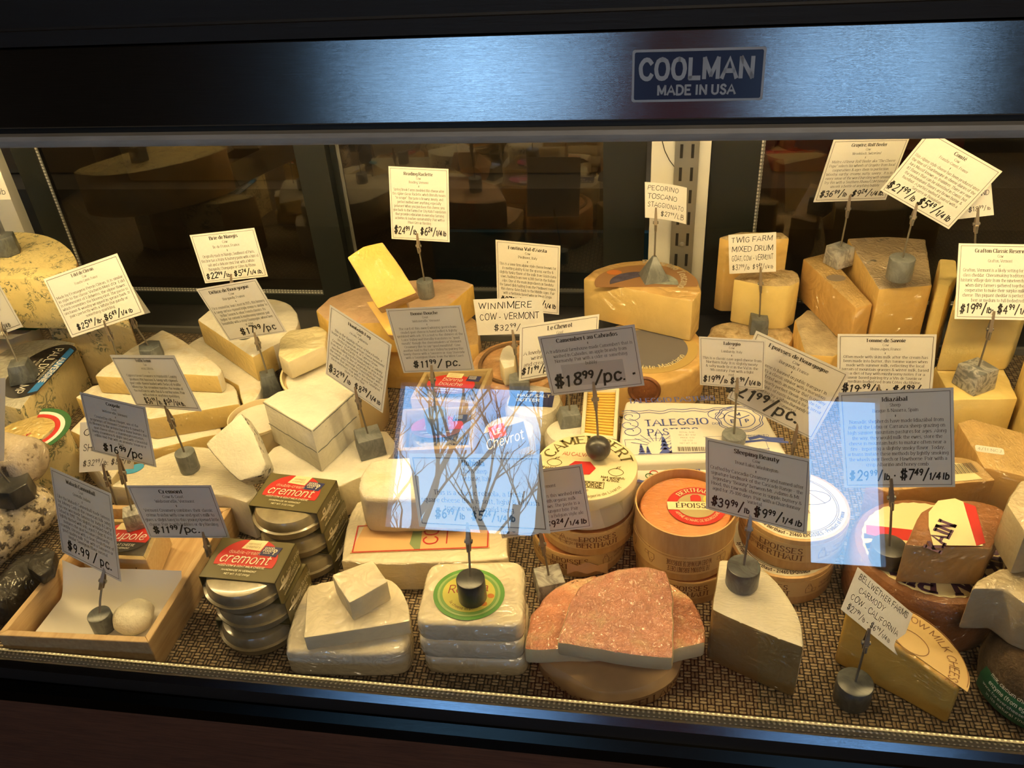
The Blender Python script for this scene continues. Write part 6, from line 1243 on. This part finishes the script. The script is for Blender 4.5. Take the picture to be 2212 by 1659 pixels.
card([(238, 766), (375, 768), (437, 888), (295, 879)], A, cw_ + 'marked 36.99 a pound, over the stacked white bloomy wedges', 'Truffle Tremor', ('Goat', 'Arcata, California'), ('Cypress Grove Creamery in Humboldt County', 'produces this luscious & tangy soft-ripened', "goat's milk cheese loaded with flecks of truffle.", 'When ripe, the creamline mantles the inside of', 'the rind bursts with floral & earthy notes. Pair', 'with a rosé or anything sparkling.'), '$36^99^/_lb_. $9^24^/_1/4 lb_.', price_k=1.1)
A = holder('cube', (284, 1102), .0535, (.024, .024), (270, 1043), (254, 980), 'white', 'white marble cube card holder on the small wooden box in the crate', .5)
card([(172, 847), (314, 879), (338, 1010), (202, 975)], A, cw_ + 'marked 16.99 a piece, before a handwritten card', 'Coupole', ('Goat', 'Websterville, Vermont'), ('Created by Allison Hooper, one of the', 'proprietors of Vermont Creamery & named for', 'its likeness to the architectural dome feature, this', 'goat cheese offers a stunning presentation,', 'lovely creaminess & slight tang with a beautiful', 'edible rind. Pair with an aromatic Vouvray or', 'Rosé.'), '$16^99^/pc', price_k=1.3)
A = holder('cyl', (258, 1108), .0, (.026, .022), (237, 1048), (222, 1002), 'grey', 'grey stone card holder on the mat behind the wooden crate')
card([(174, 912), (292, 908), (290, 1012), (170, 1021)], A, hw_ + 'marked 32.99 a pound, peeping out behind the 16.99 card', hand=('CANA', 'SHEEP - SPAIN', '$32^99^/_lb_: $8^24^/_lb_'))
A = holder('cyl', (213, 1326), .0085, (.026, .024), (219, 1272), (227, 1224), 'mid', 'slate stone cylinder card holder standing inside the wooden crate', lean=.03)
card([(110, 1008), (238, 1067), (264, 1257), (133, 1193)], A, cw_ + 'marked 9.99 a piece, steeply slanted over the wooden crate', 'Wabash Cannonball', ('Goat', 'Greenville, Indiana'), ('Like the Wabash Cannonball made famous', 'by Johnny Cash in the American folk song', 'this one was made famous by Judy & Larry', 'Schad in 1992. This slightly wrinkled rind is', 'lightly dusted with ash, aged 7 days & as it', 'matures the goat becomes pleasantly', 'crumbly, citrusy with a clean fresh flavor of', 'good quality milk. Pair with a Sancerre or', 'similar Sauvignon Blanc varietal.'), '$9.99 / pc.', price_k=1.15, pitch0=-.2)
A = holder('cyl', (466, 1255), .0, (.026, .022), (453, 1198), (438, 1148), 'grey', 'grey stone card holder hidden behind the front double-cream stack')
card([(272, 1050), (457, 1047), (496, 1163), (324, 1160)], A, cw_ + 'marked 11.99 a piece, between the crate and the double-cream packs', 'Cremont', ('Cow & Goat', 'Websterville, Vermont'), ('Vermont Creamery combines their classic', "crème fraîche with cow and goat's milk to", 'gives a slight tang to this young ripened little', 'cheese. Pair it with bubbles or dry Riesling.'), '$11^99^/pc.', price_k=1.3, price_at=(-.12, .02))
A = holder('cyl', (1016, 1249), .0860, (.030, .030), (1013, 1192), (1010, 1128), 'dark', 'black stone cylinder card holder on the top square white cheese', lean=.035)
card([(884, 979), (1168, 982), (1190, 1152), (905, 1138)], A, cw_ + 'inside the tree reflection, held by the black cylinder', 'Robiola', ('Cow & Sheep', 'Lombardy, Italy'), ('This is a classic robiola, a fresh', 'square cheese that is soft, light & of lush', 'texture with a mild tang.'), '$6^99^/_lb_  $5^24^/_1/4 lb_', price_k=1.2, price_at=(-.05, .05), pitch0=-.30)
A = holder('cube', (1186, 1242), .0, (.034, .024), (1176, 1196), (1165, 1138), 'white', 'white marble cube card holder on the mat beside the round wooden boxes', .35)
card([(1052, 1028), (1257, 1003), (1280, 1138), (1085, 1164)], A, cw_ + 'marked 9.24 a quarter pound, in front of the camembert box', 'Oma', ('Cow', 'Waitsfield, Vermont'), ('The farm in Vermont makes this washed-rind,', 'French-style original with organic milk', 'from a herd of Jersey cows. The paste is a', 'mix of sweetness & a pungent bite. Pair', 'with a Gewurztraminer or a Belgian style ale.'), '$36^99^/_lb_ $9^24^/_1/4 lb_', price_k=1.15)
A = holder('cyl', (1607, 1222), .0805, (.034, .027), (1615, 1162), (1622, 1108), 'mid', 'dark stone cylinder card holder on the film-wrapped wedge', lean=.02)
card([(1525, 942), (1752, 995), (1744, 1152), (1524, 1101)], A, cw_ + 'marked 39.99 a pound, in front of the lidded round boxes', 'Sleeping Beauty', ('Cow', 'Trout Lake, Washington'), ('Crafted by Cascadia Creamery and named after', 'signature landmark of the Cascade Range - the', 'legendary "Beauty" between Mt. Adams & Mt.', 'Hood, this raw milk cheese is supple, buttery &', 'aged for 75-100 days. Pair with a Chardonnay', 'varietal.'), '$39^99^/_lb_ $9^99^/_1/4 lb_', price_k=1.25)
A = holder('cyl', (1700, 1040), .0, (.026, .024), (1711, 980), (1723, 914), 'grey', 'grey stone card holder on the mat behind the lidded round boxes')
card([(1633, 714), (1836, 807), (1755, 950), (1571, 860)], A, cw_ + 'marked 21.99 a piece, tilted over the paper parcels', 'Epoisses de Bourgogne', ('Cow', 'Burgundy, France'), ('This cheese is banned on public transport in', "France! It's a classic stinker with a marvelous", 'orangey-red rind with an interior that is creamy', '& meaty & nearly perfect. Break open the top', 'rind and dip hunks of rustic bread & for a terroir', 'based pairing try a White Burgundy or', 'Champagne. Yummers!'), '$21^99^/pc.', price_k=1.6, price_at=(-.14, .02))
A = holder('cyl', (1586, 937), .0830, (.030, .012), (1590, 858), (1593, 815), 'grey', 'flat pale grey stone card holder on the printed paper parcel')
card([(1509, 727), (1655, 735), (1650, 842), (1513, 831)], A, cw_ + 'marked 19.99, half covered by the tilted 21.99 card', 'Taleggio', ('Cow', 'Lombardy, Italy'), ('This is a classic cave aged cheese from', 'Northern Italy. It is slightly meaty', '& salty made first in the Val in the', '9th century. Pair with a light', 'red.'), '$19^99^/_lb_ $4^99^/_1/4 lb_', price_k=1.3)
A = holder('cyl', (1903, 912), .0, (.028, .026), (1900, 872), (1898, 830), 'grey', 'grey stone card holder hidden behind the smoked cheese card')
card([(1809, 720), (2024, 724), (2012, 860), (1808, 857)], A, cw_ + 'marked 19.99, wide one just above the smoked cheese card', 'Tomme de Savoie', ('Cow', 'Rhône-Alpes, France'), ('Often made with skim milk after the cream has', 'been made into butter, this tomme varies when', 'made with summer milk, reflecting the local', 'terrain of mountain grasses & winter milk, based', 'on a diet of hay with mushroomy notes. For a', 'savoir based pairing try a Vin de Savoie or', 'medium-bodied red from Côtes du Rhône.'), '$19^.99^/_lb_ ~ $4^99^/_lb_', price_k=1.2)
A = holder('cyl', (1922, 1178), .0815, (.036, .022), (1926, 1098), (1925, 1034), 'dark', 'flat black stone card holder on the chestnut wheel')
card([(1811, 846), (2059, 839), (2064, 1050), (1824, 1055)], A, cw_ + 'marked 29.99 a pound, largest one, over the chestnut wheel', 'Idiazábal', ('Sheep', 'Basque & Navarra, Spain'), ('Nomadic shepherds have made Idiazábal from', 'milk of the Latxa or Carranza sheep grazing on', 'high summer mountain pastures for ages. Along', 'the way, they would milk the ewes, store the', 'cheese in mountain huts to mature often near a', 'fire - imparting a slightly smoky flavor. Today,', 'artisans imitate these methods by lightly smoking', 'the wheels over Beech or Hawthorne. Pair with a', 'crisp Albariño and honey comb.'), '$29^99^/_lb_ ~ $7^49^/_1/4 lb_')
A = holder('cube', (2114, 791), .0856, (.038, .032), (2133, 733), (2148, 672), 'mottled', 'mottled marble cube card holder on the low cheddar block', .55)
card([(2073, 526), (2252, 528), (2246, 693), (2060, 688)], A, cw_ + 'marked 19.99 a pound, in front of the tall cheddar chunk', 'Grafton Classic Reserve', ('Cow', 'Grafton, Vermont'), ('Grafton, Vermont is a likely setting for a world', 'class cheddar. Cheesemaking traditions in this', 'historic village date from the nineteenth century', 'when dairy farmers gathered together in a', 'cooperative to make their surplus milk into', 'cheese. This piquant cheddar is perfect with a', 'beer or medium to full-bodied red.'), '$19^99^/_lb_~ $4^99^/_1/4 lb_', price_k=1.15)
A = holder('cube', (1816, 532), .1555, (.032, .030), (1829, 470), (1837, 416), 'white', 'white marble cube card holder on the long alpine wedge', .6)
card([(1800, 301), (1966, 298), (1912, 431), (1758, 437)], A, cw_ + 'marked 36.99 a pound, leaning, beside the askew 21.99 pound card', 'Gruyère, Rolf Beeler', ('Cow', 'Nesselnbach, Switzerland'), ('Maître Affineur Rolf Beeler aka "The Cheese', 'Pope" selects his wheels of Gruyère from local', 'cooperatives & ages them to perfection.', 'Woodsy, earthy, creamy, nutty, savory... It is in', 'every sense of the word bursting with umami!', 'Try this with a Southern Rhone/GSM blend or', 'uncork a bottle of anything bubbly.'), '$36^99^/_lb_  $9^24^/_1/4 lb_.')
A = holder('cyl', (1950, 556), .1955, (.034, .032), (1968, 486), (1981, 438), 'grey', 'grey stone cylinder card holder on the broad film-wrapped wedge')
card([(2008, 286), (2166, 366), (2049, 499), (1901, 406)], A, cw_ + 'marked 21.99 a pound, turned far askew near the top rail', 'Comté', ('Cow', 'Franche-Comté, France'), ('This Alpine style cheese has been produced since', 'the time of Charlemagne in cheese dairies of the', 'Jura Massif known as fruitières. There are over', '83 flavors that can be identified in Comté, but', 'the predominant flavors are brown butter &', 'hazelnut. A perfect melted & paired with a', 'Sancerre or Beaujolais.'), '$21^99^/_lb_ $5^49^/_1/4 lb_', price_k=1.25, price_at=(-.02, .0))
A = holder('cyl', (2104, 590), .1856, (.026, .024), (2107, 503), (2113, 448), 'grey', 'grey stone card holder on the tall cheddar chunk, hidden by its card')
card([(2050, 395), (2142, 399), (2146, 457), (2062, 482)], A, hw_ + 'showing only its corner behind the askew card', hand=('      ENGLAND', '       $18^99^/_lb_'))
A = holder('cube', (1641, 684), .0590, (.028, .026), (1643, 632), (1643, 576), 'mid', 'dark slate cube card holder in front of the pale drum wedge')
card([(1573, 507), (1677, 502), (1676, 586), (1576, 592)], A, hw_ + 'marked 37.99, in front of the drum wedges', hand=('TWIG FARM', 'MIXED DRUM', 'GOAT, COW - VERMONT', '$37^99^/_lb_  $9^49^/_1/4 lb_'))
A = holder('pyr', (1414, 553), .1425, (.040, .038), (1416, 499), (1417, 448), 'grey', 'grey stone pyramid card holder on the torn label of the pecorino half', .3)
card([(1394, 391), (1486, 405), (1483, 482), (1396, 469)], A, hw_ + 'marked 27.99, curled, beside the white post', hand=('PECORINO', 'TOSCANO', 'STAGGIONATO', '        $27^99^/LB'), bend=.004)
A = holder('hex', (4, 508), .2155, (.040, .032), (-42, 470), (-50, 430), 'mid', 'dark hexagonal stone card holder on the blue half drum')
card([(-120, 330), (-12, 340), (23, 424), (-75, 440)], A, 'sliver of a white card at the picture edge above the blue half drum', hand=(' ', ' ', '            1/4 lb'))
A = holder('rock', (38, 782), .0915, (.036, .030), (12, 726), (0, 694), 'mid', 'grey angular stone card holder on the black round label', .4, .03)
card([(-110, 645), (-8, 600), (49, 706), (-52, 742)], A, cw_ + 'marked 4.99, cut off by the picture edge', 'Fourme', ('Cow', 'Auvergne, France'), ('Pair it with a sweet wine and', 'enjoy this mellow blue cheese', 'with a Riesling of some', 'age or a port'), '$19^99^/_lb_  $4^99^/_1/4 lb_', price_k=1.2)
A = holder('hex', (22, 1042), .0835, (.050, .026), (-30, 985), (-38, 940), 'dark', 'big charcoal stone card holder on the speckled log', 0, .0)
card([(-150, 835), (13, 813), (8, 998), (-140, 1015)], A, 'edge of a white card beside the wrinkled log', hand=(' ', ' ', ' ', ' '))
A = holder('cyl', (1848, 1472), .0, (.036, .029), (1866, 1405), (1878, 1358), 'mid', 'dark grey stone cylinder card holder on the mat before the yellow half wheel', lean=.010)
card([(1847, 1228), (1977, 1322), (1933, 1419), (1822, 1313)], A, hw_ + 'marked 27.99 and 6.99, in front of the yellow half wheel', hand=('BELLWETHER FARMS', '   CARMODY', 'COW - CALIFORNIA', '$27^99^/_lb_ - $6^99^/_1/4 lb_'), pitch0=-.22)
